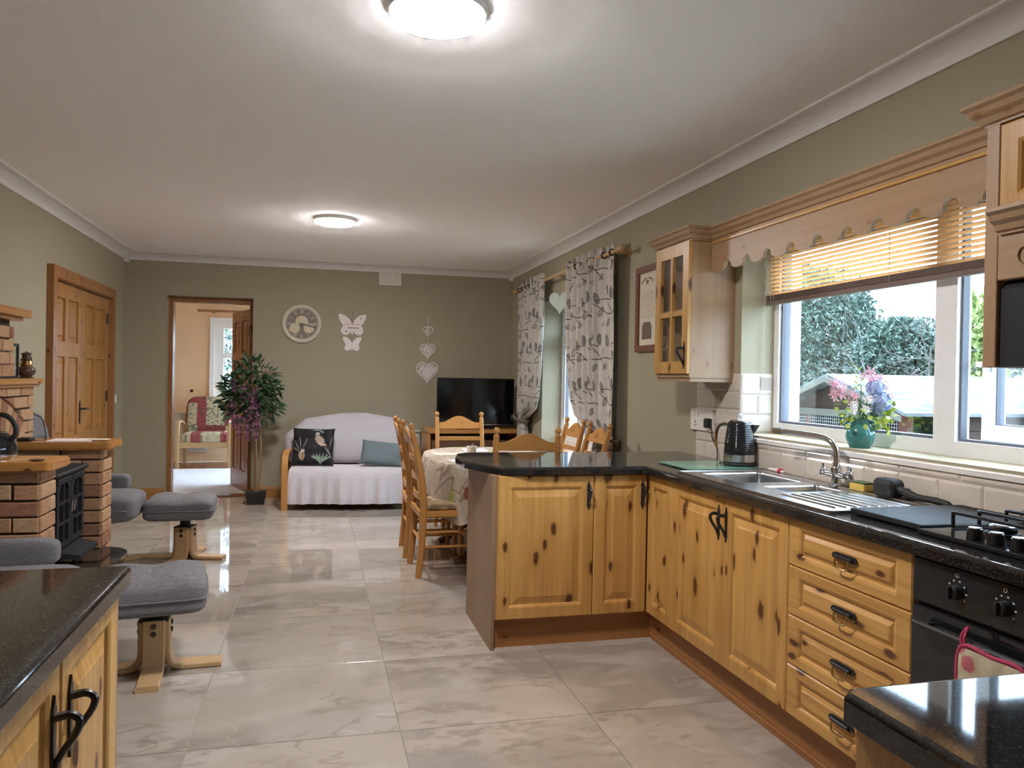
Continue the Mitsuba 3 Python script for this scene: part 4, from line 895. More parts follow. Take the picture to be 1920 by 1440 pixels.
# ------------------------------------------------------------------ fireplace
k = FP = thing('brick_fireplace', 'brick fireplace with pine caps and a raised black hearth', 'fireplace')
bc = ['brick_orange', 'brick_red', 'brick_buff']
br = np.random.default_rng(3)
def brick(poly, M, d=.022, tone=None, name='brick'):
    q = poly.buffer(-.0045, join_style=2)
    if q.is_empty or q.area < .0008: return
    q = max(getattr(q, 'geoms', [q]), key=lambda g_: g_.area)
    mm = cat(ext(q, d - .004), *( [hull([[x, y, d - .004] for x, y in q.exterior.coords] + [[x, y, d + br.random() * .003] for x, y in q.buffer(-.005, join_style=2).exterior.coords])] if not q.buffer(-.005, join_style=2).is_empty else []))
    mm.vertices[:, :2] += br.standard_normal((1, 2)) * .0012
    put(name, mm, tone or bc[br.choice(3, p=[.5, .25, .25])], FP, M=M)
def bond(M, L, z0, rows, pattern, clip=None, tone=None):
    for r in range(rows):
        u = 0
        for w in pattern[r % len(pattern)]:
            if u >= L - .01: break
            w = min(w, L - u); q = sbox(u, z0 + .075 * r, u + w, z0 + .075 * (r + 1))
            if clip is not None: q = q.difference(clip)
            if not q.is_empty: brick(q, M, tone=None if tone is None else tone)
            u += w
px0, hz = -1.207, .302
# two pillars: core + bricks on the camera side and the room side
for ya, yb in ((3.97, 4.18), (5.04, 5.25)):
    put('mortar', box(-1.93, px0 - .016, ya + .016, yb - .016, 0, .885), 'mortar', FP)
    Mc_ = frame((px0, ya + .018, 0), (-1, 0, 0), (0, 0, 1)); Mc_ = np.array([[-1, 0, 0, px0], [0, 0, -1, ya + .018], [0, 1, 0, 0], [0, 0, 0, 1.]])
    bond(Mc_, .74 if ya < 4.5 else .45, .887 - .075 * 11.8, 12, [[.112, .225, .225, .225], [.225, .225, .225, .225]])
    Mr_ = frame((px0 - .018, ya, 0), (0, 1, 0), (0, 0, 1))
    bond(Mr_, .21, .887 - .075 * 11.8, 12, [[.21], [.112, .098]])
put('mortar', box(-1.93, -1.235, 4.16, 5.06, 0, .262), 'mortar', FP)
Mr_ = frame((-1.235, 4.18, 0), (0, 1, 0), (0, 0, 1)); bond(Mr_, .86, .035, 3, [[.215] * 4, [.11] + [.215] * 4])
hp_ = Polygon([(-1.9, 4.19), (-1.20, 4.19), (-1.20, 3.95), (-1.04, 3.95), (-1.04, 5.10), (-1.20, 5.10), (-1.20, 5.03), (-1.9, 5.03)])
hp_ = hp_.difference(sbox(-1.2, 4.9, -1.0, 5.2).difference(Point(-1.24, 4.9).buffer(.2, 16)))
put('hearth_slab', ext(hp_, .035, .267), 'granite', FP, label='polished black hearth slab')
# caps
for ya, yb in ((3.92, 4.235), (4.985, 5.30)):
    cp = sbox(-1.78, ya, -1.15, yb); cp = cp.buffer(-.03).buffer(.03, 5)
    put('cap', cat(ext(cp.buffer(-.008), .046, .887), ext(cp, .03, .895)), 'mantel_pine', FP, grain='x', label='varnished pine cap board')
# chimney breast with the arch
bx0, by0, by1, yc_ = -1.70, 3.78, 5.44, 4.61
arch_out, arch_in = Point(yc_, .018).buffer(1.215, 48), Point(yc_, .018).buffer(1.005, 48)
opening = arch_in.intersection(sbox(yc_ - .62, -1, yc_ + .62, 2))
face = sbox(by0, 0, by1, 1.26).difference(opening)
MB = frame((bx0 - .018, 0, 0), (0, 1, 0), (0, 0, 1))
put('mortar', ext(face, .23, bx0 - .018 - .23), 'mortar', FP, M=MYZ)
arch_clip = arch_out.intersection(sbox(yc_ - .66, .3, yc_ + .66, 2))
for r in range(5):
    z0 = .888 + .075 * r
    u = 0
    for w in ([.112, .225, .225] if r % 2 else [.225, .225, .112])[::1]:
        for side in (0, 1):
            q = sbox(by1 - u - w, z0, by1 - u, z0 + .075) if side else sbox(by0 + u, z0, by0 + u + w, z0 + .075)
            q = q.difference(arch_clip)
            if not q.is_empty: brick(q, MB)
        u += w
for i in range(3): brick(sbox(yc_ - .34 + .225 * i, 1.19, yc_ - .115 + .225 * i, 1.262).difference(arch_clip), MB)
n_v = 18; a0_ = math.asin(.655 / 1.11)
for i in range(n_v):
    a, b = -a0_ + 2 * a0_ * i / n_v, -a0_ + 2 * a0_ * (i + 1) / n_v
    q = Polygon([(yc_ + r_ * math.sin(t), .018 + r_ * math.cos(t)) for r_, t in ((1.008, a), (1.212, a), (1.212, b), (1.008, b))])
    brick(q, MB, tone=bc[i % 3], name='arch_brick')
put('recess_back', box(XL, -1.90, by0 + .1, by1 - .1, .3, 1.2), 'mortar', FP)
put('shelf', cat(box(XL, -1.655, by0 - .045, by1 + .045, 1.262, 1.296, .004), box(XL, -1.672, by0 - .025, by1 + .025, 1.246, 1.262, .003)), 'mantel_pine', FP, grain='y', label='long pine shelf across the chimney breast')
put('mortar', box(XL, -1.735, 4.08, 5.14, 1.296, 1.635), 'mortar', FP)
MU = frame((-1.735, 4.07, 0), (0, 1, 0), (0, 0, 1)); bond(MU, 1.08, 1.30, 4, [[.225] * 5, [.112] + [.225] * 5])
MU2 = np.array([[-1, 0, 0, -1.715], [0, 0, -1, 4.085], [0, 1, 0, 0], [0, 0, 0, 1.]]); bond(MU2, .21, 1.30, 4, [[.112, .1], [.21]])
put('shelf', cat(box(XL, -1.645, 4.0, 5.225, 1.655, 1.70, .004), box(XL, -1.68, 4.03, 5.195, 1.635, 1.655, .003)), 'mantel_pine', FP, grain='y', label='short upper pine shelf')
# stove
k = thing('wood_stove', 'black cast iron stove with paned double doors on the hearth', 'stove')
sx, sy = -1.262, 4.61
put('body', box(-1.66, sx - .012, sy - .25, sy + .25, .40, .80, .008), 'char_black', k)
put('top_plate', box(-1.68, sx + .025, sy - .28, sy + .28, .80, .825, .008), 'char_black', k)
Msv = frame((sx - .012, sy, .40), (0, 1, 0), (0, 0, 1))
for s_ in (-1, 1):
    a, b = (-.235, -.004) if s_ < 0 else (.004, .235)
    hole = union_all([sbox(a + .035, .06 + .105 * j, (a + b) / 2 - .008, .06 + .105 * j + .09) for j in range(3)] + [sbox((a + b) / 2 + .008, .06 + .105 * j, b - .035, .06 + .105 * j + .09) for j in range(3)])
    hole = hole.intersection(union_all([sbox(a, 0, b, .33), Point((a + b) / 2, .27).buffer(.1)]))
    dk = put('door', cat(ext(sbox(a, .03, b, .395).difference(hole), .022), panel_hull(a, b, .36, .395, .022, .03, .006)), 'char_black', k, M=Msv)
    put('pane', box(a + .03, b - .03, .05, .37, .004, .006), 'black_gloss', dk, M=Msv)
    put('handle', cyl((a + .02 if s_ > 0 else b - .02, .2, .03), (a + .02 if s_ > 0 else b - .02, .26, .036), .006, 8), 'steel', dk, M=Msv)
put('ash_ledge', hull([[sx - .01, sy - .2, .42], [sx - .01, sy + .2, .42], [sx + .10, sy - .17, .395], [sx + .10, sy + .17, .395], [sx - .01, sy - .2, .385], [sx - .01, sy + .2, .385], [sx + .10, sy - .17, .375], [sx + .10, sy + .17, .375]]), 'char_black', k)
for x in (sx - .05, -1.60):
    for s_ in (-1, 1):
        put('leg', tube(smooth_path([(x, sy + s_ * .19, .41), (x + .01, sy + s_ * .21, .36), (x + .03 * (1 if x > -1.4 else -1), sy + s_ * .235, .304)], 4), np.linspace(.024, .013, 9), 8), 'char_black', k)
put('flue', cyl((-1.67, sy, .70), (-1.80, sy, .70), .06, 16), 'char_black', k)
# things on the caps and shelves
k = thing('stovetop_kettle', 'black stovetop kettle with chrome base on the near pine cap', 'kettle')
kx, ky, kz = -1.452, 4.10, .934
put('body', lathe([(0, kz + .020), (.100, kz + .020), (.106, kz + .035), (.104, kz + .06), (.088, kz + .095), (.060, kz + .118), (.035, kz + .126)], 36, (kx, ky, 0)), 'black_gloss', k, smooth=40)
put('base', lathe([(0, kz), (.102, kz), (.107, kz + .006), (.107, kz + .02), (.1, kz + .022)], 36, (kx, ky, 0)), 'chrome', k, smooth=40)
put('lid', cat(lathe([(.036, kz + .126), (.034, kz + .131), (.01, kz + .136), (0, kz + .137)], 24, (kx, ky, 0)), ball((kx, ky, kz + .148), .013)), 'black_gloss', k, smooth=40)
put('collar', lathe([(.062, kz + .1165), (.064, kz + .120), (.060, kz + .1225)], 30, (kx, ky, 0)), 'chrome', k, smooth=40)
hd = np.array([.969, -.245, 0])
put('handle', tube(smooth_path([np.array([kx, ky, z_]) + hd * r for r, z_ in ((.088, kz + .085), (.112, kz + .115), (.108, kz + .16), (.075, kz + .196), (.03, kz + .205), (-.03, kz + .205), (-.06, kz + .196))], 5), .0115, 10), 'black_matt', k, smooth=True)
put('spout', cyl(np.array([kx, ky, kz + .07]) - hd * .08, np.array([kx, ky, kz + .13]) - hd * .14, .02, 12, .011), 'black_gloss', k)
k = put('matchstick', cyl((-1.33, 3.96, .937), (-1.20, 4.06, .937), .003, 6), 'beech', label='thin pale stick lying on the near pine cap', cat_='stick')
k = thing('saucer', 'small dark dish at the front of the near pine cap', 'dish')
put('plate', lathe([(0, .934), (.022, .934), (.034, .940), (.030, .941), (0, .938)], 20, (-1.225, 3.985, 0)), 'dark_wood', k, smooth=30)
k = thing('spectacle_case', 'small black case on the far cap of the fireplace', 'case')
put('shell', rbox(-1.66, -1.585, 5.04, 5.12, .934, .955, .009), 'black_matt', k)
k = thing('wire_stand', 'bent black wire stand on the far cap of the fireplace', 'stand')
put('wire', tube(smooth_path([(-1.66, 5.10, .94), (-1.60, 5.12, .937), (-1.545, 5.16, .937), (-1.56, 5.2, 1.0), (-1.585, 5.22, 1.06), (-1.63, 5.22, 1.085)], 6), .003, 6), 'black_iron', k)
k = thing('magazine', 'thin magazine lying on the far cap of the fireplace', 'magazine')
put('pages', box(-1.50, -1.27, 5.02, 5.2, .934, .940), 'pinkish_white', k)
k = thing('letter', 'white envelope at the outer end of the far cap', 'envelope'); put('paper', box(-1.30, -1.185, 5.06, 5.14, .941, .943), 'paper', k)
k = thing('display_case', 'black framed glass case with red and pink boxes on the middle shelf', 'display case')
cx0, cx1, cy0, cy1, cz0 = -1.80, -1.715, 4.70, 5.24, 1.297
put('frame', cat(*[box(x, x + .012, y, y + .018, cz0, cz0 + .205) for x in (cx0, cx1 - .012) for y in (cy0, cy1 - .018)], box(cx0, cx1, cy0, cy1, cz0, cz0 + .014), box(cx0, cx1, cy0, cy1, cz0 + .19, cz0 + .205)), 'black_matt', k)
put('back', box(cx0 - .004, cx0, cy0, cy1, cz0, cz0 + .205), 'black_matt', k)
put('pane', tri([[cx1 - .004, cy0 + .018, cz0 + .014], [cx1 - .004, cy1 - .018, cz0 + .014], [cx1 - .004, cy1 - .018, cz0 + .19], [cx1 - .004, cy0 + .018, cz0 + .19]], [[0, 1, 2, 3]]), 'clear_glass', k)
put('gift_box', box(cx0 + .012, cx1 - .016, 5.10, 5.19, cz0 + .0145, cz0 + .115, .002), 'box_pink', label='pink box inside the glass case beside the lantern', cat_='box')
put('gift_box', box(cx0 + .012, cx1 - .016, 4.80, 5.09, cz0 + .0145, cz0 + .118, .002), 'box_red', label='dark red box inside the black glass case', cat_='box')
put('greeting_card', box(cx0 + .013, cx0 + .017, 5.08, 5.2, cz0 + .1185, cz0 + .175), 'paper', label='pale card standing on the boxes in the glass case', cat_='card')
k = thing('oil_lantern', 'small dark copper lantern on the middle fireplace shelf', 'lantern')
lx, ly, lz = -1.71, 5.345, 1.297
put('base', lathe([(0, lz), (.04, lz), (.042, lz + .004), (.030, lz + .010), (.046, lz + .028), (.052, lz + .045), (.046, lz + .062), (.030, lz + .072)], 24, (lx, ly, 0)), 'old_copper', k, smooth=40)
put('chimney', lathe([(.030, lz + .072), (.036, lz + .085), (.028, lz + .108)], 24, (lx, ly, 0)), 'brass', k, smooth=40)
put('cap', cat(lathe([(.030, lz + .106), (.032, lz + .115), (.024, lz + .12), (.024, lz + .145), (.034, lz + .15), (.01, lz + .158), (0, lz + .165)], 20, (lx, ly, 0)), cyl((lx, ly - .05, lz + .15), (lx, ly + .05, lz + .15), .005, 6)), 'old_copper', k, smooth=30)
put('handle', tube(smooth_path([(lx, ly + .046, lz + .15), (lx, ly + .085, lz + .12), (lx, ly + .09, lz + .085), (lx, ly + .055, lz + .075)], 5), .004, 6), 'black_iron', k)

# ------------------------------------------------------------------ recliners and footstools
def bent_leg(r0, ztop, r1, w=.095, t=.026, a=0.):
    P = smooth_path([(r0, 0, ztop), (r0, 0, ztop * .6), (r0 + .002, 0, .075), (r0 + .018, 0, .030), (r0 + .055, 0, .0165), (r0 + .12, 0, .0135), (r1, 0, .0135)], 5)
    mm = strip(P, w, t, (0, 1, 0)); c_, s_ = math.cos(a), math.sin(a)
    v = mm.vertices.copy(); mm.vertices = np.c_[v[:, 0] * c_ - v[:, 1] * s_, v[:, 0] * s_ + v[:, 1] * c_, v[:, 2]]; return mm
def pillow_mesh(hx_, hy, hz_, e=.28, seam=True, crease=0., n=40):
    """A soft block: superellipsoid with an optional crease across the top."""
    th, ph = np.meshgrid(np.linspace(-np.pi / 2, np.pi / 2, n // 2 + 1), np.linspace(-np.pi, np.pi, n + 1)[:-1], indexing='ij')
    sg = lambda a, p: np.sign(a) * np.abs(a) ** p
    ez = .42
    v = np.stack([hx_ * sg(np.cos(th), ez) * sg(np.cos(ph), e), hy * sg(np.cos(th), ez) * sg(np.sin(ph), e), hz_ * sg(np.sin(th), ez)], -1).reshape(-1, 3)
    if crease: 
        top = np.clip(v[:, 2] / hz_, 0, 1); v[:, 2] -= crease * top * np.exp(-(v[:, 0] / (.10 * hx_)) ** 2 * .35); v[:, 2] += crease * .6 * top * (1 - (v[:, 0] / hx_) ** 2)
    nr, nc = n // 2 + 1, n
    F = [[i * nc + j, i * nc + (j + 1) % nc, (i + 1) * nc + (j + 1) % nc, (i + 1) * nc + j] for i in range(nr - 1) for j in range(nc)]
    return tri(v, F)
def xf(mm, M): mm = mm.copy(); mm.vertices = mm.vertices @ M[:3, :3].T + M[:3, 3]; return mm
def footstool(x, y, deg, cdx, cdy, cdeg, label):
    k = thing('footstool', label, 'footstool', 'grey footstools of the recliners')
    M = at(x, y, 0, deg)
    for i in range(4):
        lk = put('leg', bent_leg(.054, .236, .285, a=i * math.pi / 2), 'beech', k, M=M)
        for dy in (0,):
            for z_ in (.178, .212): put('bolt', xf(cyl((.066, dy, z_), (.074, dy, z_), .0115, 10), at(0, 0, 0, i * 90)), 'black_iron', lk, M=M)
    put('column', cat(cyl((0, 0, .15), (0, 0, .325), .036, 16), box(-.06, .06, -.06, .06, .228, .240, .003)), 'black_matt', k, M=M)
    Mc = at(x + cdx, y + cdy, .378, cdeg)
    put('cushion', pillow_mesh(.232, .24, .078, e=.22, crease=.02), 'grey_fabric', k, M=Mc, smooth=True)
    ss = [(.236 * np.sign(math.cos(a)) * abs(math.cos(a)) ** .22, .244 * np.sign(math.sin(a)) * abs(math.sin(a)) ** .22, .0) for a in np.linspace(0, 2 * math.pi, 60)]
    put('piping', tube(ss, .005, 6, cap=False), 'grey_fabric', k, M=Mc, smooth=True)
footstool(-.685, 3.82, 4, -.012, -.05, 8, 'grey fabric footstool on bentwood feet beside the lower left worktop')
footstool(-.895, 6.06, -14, -.028, 0, 2, 'grey fabric footstool on bentwood feet beyond the fireplace, farther from the camera')
def recliner(x, y, deg, label, zs=0):
    k = thing('recliner_chair', label, 'chair', 'grey recliner chairs')
    M = at(x, y, 0, deg)
    for i in range(4): put('leg', bent_leg(.06, .24, .36, w=.08, a=i * math.pi / 2 + .785), 'beech', k, M=M)
    put('column', cyl((0, 0, .2), (0, 0, .34), .04, 16), 'black_matt', k, M=M)
    put('seat', pillow_mesh(.30, .26, .095, e=.3, crease=0), 'grey_fabric', k, M=M @ at(.0, 0, .425), smooth=True)
    put('seat_shell', hull([[.26, s_ * .27, .42] for s_ in (-1, 1)] + [[-.27, s_ * .28, .52] for s_ in (-1, 1)] + [[.20, s_ * .255, .345] for s_ in (-1, 1)] + [[-.26, s_ * .24, .30] for s_ in (-1, 1)]), 'grey_fabric', k, M=M)
    tl = math.radians(-20); Mb = np.eye(4); Mb[:3, :3] = [[math.cos(tl), 0, math.sin(tl)], [0, 1, 0], [-math.sin(tl), 0, math.cos(tl)]]; Mb[:3, 3] = (-.275, 0, .47)
    put('backrest', xf(pillow_mesh(.075, .265, .33, e=.32), at(0, 0, .30)), 'grey_fabric', k, M=M @ Mb, smooth=True)
    put('headrest', xf(pillow_mesh(.05, .2, .09, e=.5), at(.055, 0, .50)), 'grey_fabric', k, M=M @ Mb, smooth=True)
    for s_ in (-1, 1):
        put('armrest', xf(pillow_mesh(.225, .062, .062, e=.35), at(-.06, s_ * .305, .545)), 'grey_fabric', k, M=M, smooth=True)
        put('arm_side', hull([[.14, s_ * (.305 + e_), .50] for e_ in (-.03, .03)] + [[.06, s_ * (.305 + e_), .335] for e_ in (-.03, .03)] + [[-.33, s_ * (.305 + e_), .53] for e_ in (-.03, .03)] + [[-.30, s_ * (.305 + e_), .30] for e_ in (-.03, .03)]), 'grey_fabric', k, M=M)
    put('recline_knob', cat(cyl((.10, -.285, .345), (.10, -.315, .315), .006, 8), cyl((.10, -.30, .295), (.10, -.318, .295), .034, 20)), 'black_matt', k, M=M)
recliner(-1.455, 5.88, 0, 'grey fabric recliner chair tucked behind the fireplace')
recliner(-1.24, 3.525, 2, 'grey fabric recliner chair in front of the hearth, mostly hidden by the worktop')

# ------------------------------------------------------------------ dining table and chairs
k = thing('dining_table', 'oval dining table under a floral cloth, on a pedestal coloured dark for the shade there', 'table')
tx, ty, ta, tb = 1.335, 5.90, .50, .82
sq = lambda a: np.array([ta * np.sign(np.cos(a)) * np.abs(np.cos(a)) ** .8, tb * np.sign(np.sin(a)) * np.abs(np.sin(a)) ** .8])
A = np.linspace(0, 2 * np.pi, 73)[:-1]
put('tabletop', ext(Polygon([tuple(.985 * sq(a) + (tx, ty)) for a in A]), .03, .713), 'dark_wood', k)
for yy in (ty - .36, ty + .36):
    put('pedestal', lathe([(0, .16), (.05, .16), (.06, .22), (.035, .28), (.055, .36), (.06, .46), (.035, .55), (.05, .62), (.07, .713), (0, .713)], 20, (tx, yy, 0)), 'dark_wood', k, smooth=40)  # pine pedestal and feet given a dark colour for the shade beneath the cloth
    for s_ in (-1, 1):
        put('foot', strip(smooth_path([(tx + s_ * .03, yy, .20), (tx + s_ * .16, yy, .13), (tx + s_ * .28, yy, .05), (tx + s_ * .34, yy, .022)], 5), .055, .045, (0, 1, 0)), 'dark_wood', k)
put('stretcher', box(tx - .03, tx + .03, ty - .33, ty + .33, .17, .23, .006), 'dark_wood', k)
k = thing('tablecloth', 'cream tablecloth with grey and green fruit print over the dining table', 'tablecloth')
rings = []; nA = 144; Af = np.linspace(0, 2 * np.pi, nA + 1)[:-1]
S = np.stack([sq(a) for a in Af]); dirn = S / np.linalg.norm(S, axis=1, keepdims=True)
for f_ in (.0, .35, .7, .95): rings.append(np.c_[S * f_ + (tx, ty), np.full(nA, .7455)])
rings.append(np.c_[S * 1.0 + (tx, ty), np.full(nA, .7445)])
drop = .20 + .20 * np.abs(np.sin(2 * Af)) ** 1.5
for j, t in enumerate(np.linspace(.06, 1, 10)):
    wav = (.018 * np.sin(14 * Af + 1) + .014 * np.sin(9 * Af + 2)) * t * (.6 + .8 * np.abs(np.sin(2 * Af)))
    out = .012 * min(1, t * 6) + .03 * t + wav
    rings.append(np.c_[S + dirn * out[:, None] + (tx, ty), .7445 - drop * t + 0 * Af])
V = np.vstack(rings); F = [[i * nA + j, i * nA + (j + 1) % nA, (i + 1) * nA + (j + 1) % nA, (i + 1) * nA + j] for i in range(len(rings) - 1) for j in range(nA)]
UV = []
for f_ in (.0, .35, .7, .95, 1.0): UV.append(S * f_)
for t in np.linspace(.06, 1, 10): UV.append(S + dirn * (drop * t)[:, None])
put('cloth', tri(V, F), 'table_cloth', k, smooth=True, uv=np.vstack(UV) + 7.0)
for i, (x, y, d_) in enumerate(((1.10, 5.55, 10), (1.05, 6.05, 4), (1.3, 6.35, 85))):
    kk = put('place_mat', xf(box(-.145, .145, -.10, .10, 0, .004, .001), at(x, y, .7458, d_)), ('pinkish_white', 'cream', 'pinkish_white')[i], label=('pale place mat on the table nearest the peninsula', 'cream place mat on the middle of the table side', 'pinkish place mat at the far end of the table')[i], cat_='place mat', group='place mats on the dining table')
k = thing('candle_jar', 'small candle pot with a pale rim on the dining table', 'candle')
put('jar', lathe([(0, .747), (.036, .747), (.038, .752), (.038, .80), (.034, .80), (.034, .76), (0, .758)], 20, (1.22, 6.10, 0)), 'linen', k, smooth=30); put('rim', lathe([(.038, .795), (.041, .799), (.041, .806), (.034, .806)], 20, (1.22, 6.10, 0)), 'white_plastic', k, smooth=30); put('wick', cyl((1.22, 6.1, .80), (1.232, 6.1, .825), .003, 6), 'white_plastic', k)
def dining_chair(x, y, deg, label):
    """Local: x forward, y across; the rear posts stand at x = 0."""
    k = thing('dining_chair', label, 'chair', 'ladder back chairs round the dining table')
    M = at(x, y, 0, deg); hw = .205
    post = lambda s_: [(.0, s_ * (hw + .004), 0), (.018, s_ * hw, .18), (.03, s_ * hw, .42), (.025, s_ * hw, .55), (.005, s_ * hw, .72), (-.03, s_ * hw, .88), (-.058, s_ * hw, .985)]
    for s_ in (-1, 1):
        P = smooth_path(post(s_), 4); pk = put('rear_post', strip(P, np.full(len(P), .034), np.r_[np.linspace(.042, .05, len(P) // 2), np.linspace(.05, .034, len(P) - len(P) // 2)], (0, 1, 0)), 'honey_wood', k, M=M, smooth=30)
        put('finial', lathe([(0, .98), (.016, .982), (.011, .992), (.013, .997), (.020, 1.006), (.021, 1.018), (.015, 1.031), (.006, 1.037), (0, 1.037)], 16, (-.060, s_ * hw, 0)), 'honey_wood', pk, M=M, smooth=50)
    def rail(z0, top, t=.018, xo=0., bow=.015):
        P = [(-hw + .012, z0)] + [(u, z0) for u in np.linspace(-hw + .03, hw - .03, 9)] + [(hw - .012, z0)] + top
        return P
    us = np.linspace(-hw + .012, hw - .012, 23)
    ct = [(u, .940 + .058 * (.5 + .5 * math.cos(np.clip(u / .155, -1, 1) * math.pi)) ** .8) for u in us[::-1]]
    cm = ext(Polygon([(-hw + .012, .885)] + [(hw - .012, .885)] + ct), .02, -.01)
    Mk = np.array([[math.sin(-.26) * 0, -.30, 1, .226], [1, 0, 0, 0], [0, 1, 0, 0], [0, 0, 0, 1.]])
    ck = put('crest_rail', cm, 'honey_wood', k, M=M @ Mk)
    fan = [tube([(r_ * math.cos(a) + c_, .912 + r_ * math.sin(a), .0105) for a in np.linspace(.25, 2.9, 8)], .0022, 5) for c_, r_ in ((0, .055), (0, .040), (-.016, .022), (.016, .022))] + [tube([(0, .918, .0105), (.03 * math.cos(a), .918 + .036 * math.sin(a), .0105)], .0022, 5) for a in np.linspace(.5, 2.6, 5)]
    put('carving', cat(*fan), 'honey_wood', ck, M=M @ Mk, kind='stuff')
    for zc_, h_ in ((.795, .038), (.665, .042), (.535, .046)):
        xx = float(np.interp(zc_, [p[2] for p in post(1)], [p[0] for p in post(1)]))
        P = [(xx - .022 * (1 - (u / hw) ** 2), u, zc_) for u in np.linspace(-hw + .01, hw - .01, 11)]
        mm = strip(P, h_, .014, (0, 0, 1)); put('ladder_slat', mm, 'honey_wood', k, M=M, smooth=30)
    put('seat', cat(hull([[.0, s_ * .21, z] for s_ in (-1, 1) for z in (.405, .445)] + [[.40, s_ * .225, z] for s_ in (-1, 1) for z in (.405, .445)])), 'honey_wood', k, M=M)
    put('seat_cushion', xf(pillow_mesh(.19, .195, .026, e=.35, n=28), at(.21, 0, .466)), 'seat_pad', k, M=M, smooth=True)
    for s_ in (-1, 1):
        put('front_leg', lathe([(0, 0), (.013, 0), (.016, .03), (.021, .12), (.016, .15), (.022, .165), (.022, .30), (.016, .315), (.024, .33), (.024, .405)], 12, (.37, s_ * .195, 0)), 'honey_wood', k, M=M, smooth=40)
        for z_ in (.20, .30): put('stretcher', tube([(.02, s_ * .203, z_), (.2, s_ * .2, z_), (.37, s_ * .196, z_)], .0095, 8), 'honey_wood', k, M=M, smooth=True)
    put('stretcher', tube([(.02, -.2, .24), (.02, 0, .24), (.02, .2, .24)], .0095, 8), 'honey_wood', k, M=M, smooth=True)
    put('stretcher', tube([(.37, -.195, .22), (.37, 0, .22), (.37, .195, .22)], .0095, 8), 'honey_wood', k, M=M, smooth=True)
dining_chair(.69, 5.43, 1, 'honey wood ladder back chair at the left side of the table, nearest the peninsula')
dining_chair(.68, 6.02, -2, 'second honey wood ladder back chair at the left side of the table, nearer the sofa')
dining_chair(1.285, 6.97, -91, 'honey wood chair at the far end of the table before the television')
dining_chair(1.335, 4.90, 90, 'honey wood chair behind the peninsula with its back to the camera')
dining_chair(2.0, 5.46, 180, 'honey wood chair at the window side of the table, in front of the tied curtain')
dining_chair(2.0, 6.02, 180, 'honey wood chair at the window side of the table, farther from the peninsula')

# ------------------------------------------------------------------ sofa with its throws and cushions
k = thing('sofa', 'two seater bentwood sofa under a pale lilac grey throw', 'sofa')
SM = at(-.275, 8.02, 0, -5.5); SW = 1.24
for x in (0.0, SW):
    put('arm', cat(strip(smooth_path([(x, .0, 0.), (x, -.012, .2), (x, -.02, .36), (x, -.012, .47), (x, .04, .545), (x, .16, .575), (x, .45, .56), (x, .66, .54)], 6), .062, .028, (1, 0, 0))), 'honey_wood', k, M=SM)
    put('back_leg', strip([(x, .74, 0), (x, .68, .3), (x, .66, .55)], .05, .03, (1, 0, 0)), 'honey_wood', k, M=SM)
put('frame', box(.03, SW - .03, .03, .70, .08, .30, .01), 'dark_wood', k, M=SM)
sf = lambda P: hull(np.vstack([trimesh.creation.icosphere(subdivisions=2, radius=r).vertices + np.array(c_) for c_, r in P]))
bk = sf([((.02, .60, .50), .09), ((SW - .02, .60, .50), .09), ((-.005, .62, .66), .085), ((SW + .005, .62, .66), .085), ((.16, .68, .80), .085), ((SW - .16, .68, .81), .085), ((.5, .70, .855), .085), ((.75, .70, .86), .085)])
bk = bk.subdivide().subdivide(); trimesh.smoothing.filter_taubin(bk, iterations=10)
bk.vertices[:, 1] += .018 * (meshkit.fbm(bk.vertices * [6, 0, 4], 3, 4) - .5) + .02 * np.exp(-((bk.vertices[:, 0] - .62) / .02) ** 2) * (bk.vertices[:, 2] > .7)
put('back_throw', bk, 'throw_fabric', k, M=SM, smooth=True)
def seat_throw(s, t):
    x = .035 + (SW - .07) * s; L = t * 1.06
    y = np.where(L < .58, .60 - L, .02 - .012 * np.minimum(1, (L - .58) * 12)); z = np.where(L < .56, .395 + .018 * np.sin(L / .56 * np.pi), .395 - (np.maximum(L, .56) - .56) * .66)
    fold = np.clip((L - .56) / .42, 0, 1)
    fl = meshkit.fbm(np.stack([s * 9, 0 * s, 0 * s], -1), 3, 8) - .5
    y = y - fold * (.03 + .075 * fl + .012 * np.sin(s * 60)); x = x + (s - .5) * .02 * fold
    z = z + .012 * (meshkit.fbm(np.stack([s * 5, t * 4, 0 * s], -1), 2, 2) - .5) * (L < .56)
    return np.stack([x, y, z], -1)
st_ = grid(seat_throw, 110, 60); st2 = st_.copy(); 
put('seat_throw', st_, 'throw_fabric', k, M=SM, smooth=True)
put('seat_base', rbox(.04, SW - .04, .035, .62, .28, .385, .03), 'throw_fabric', k, M=SM)
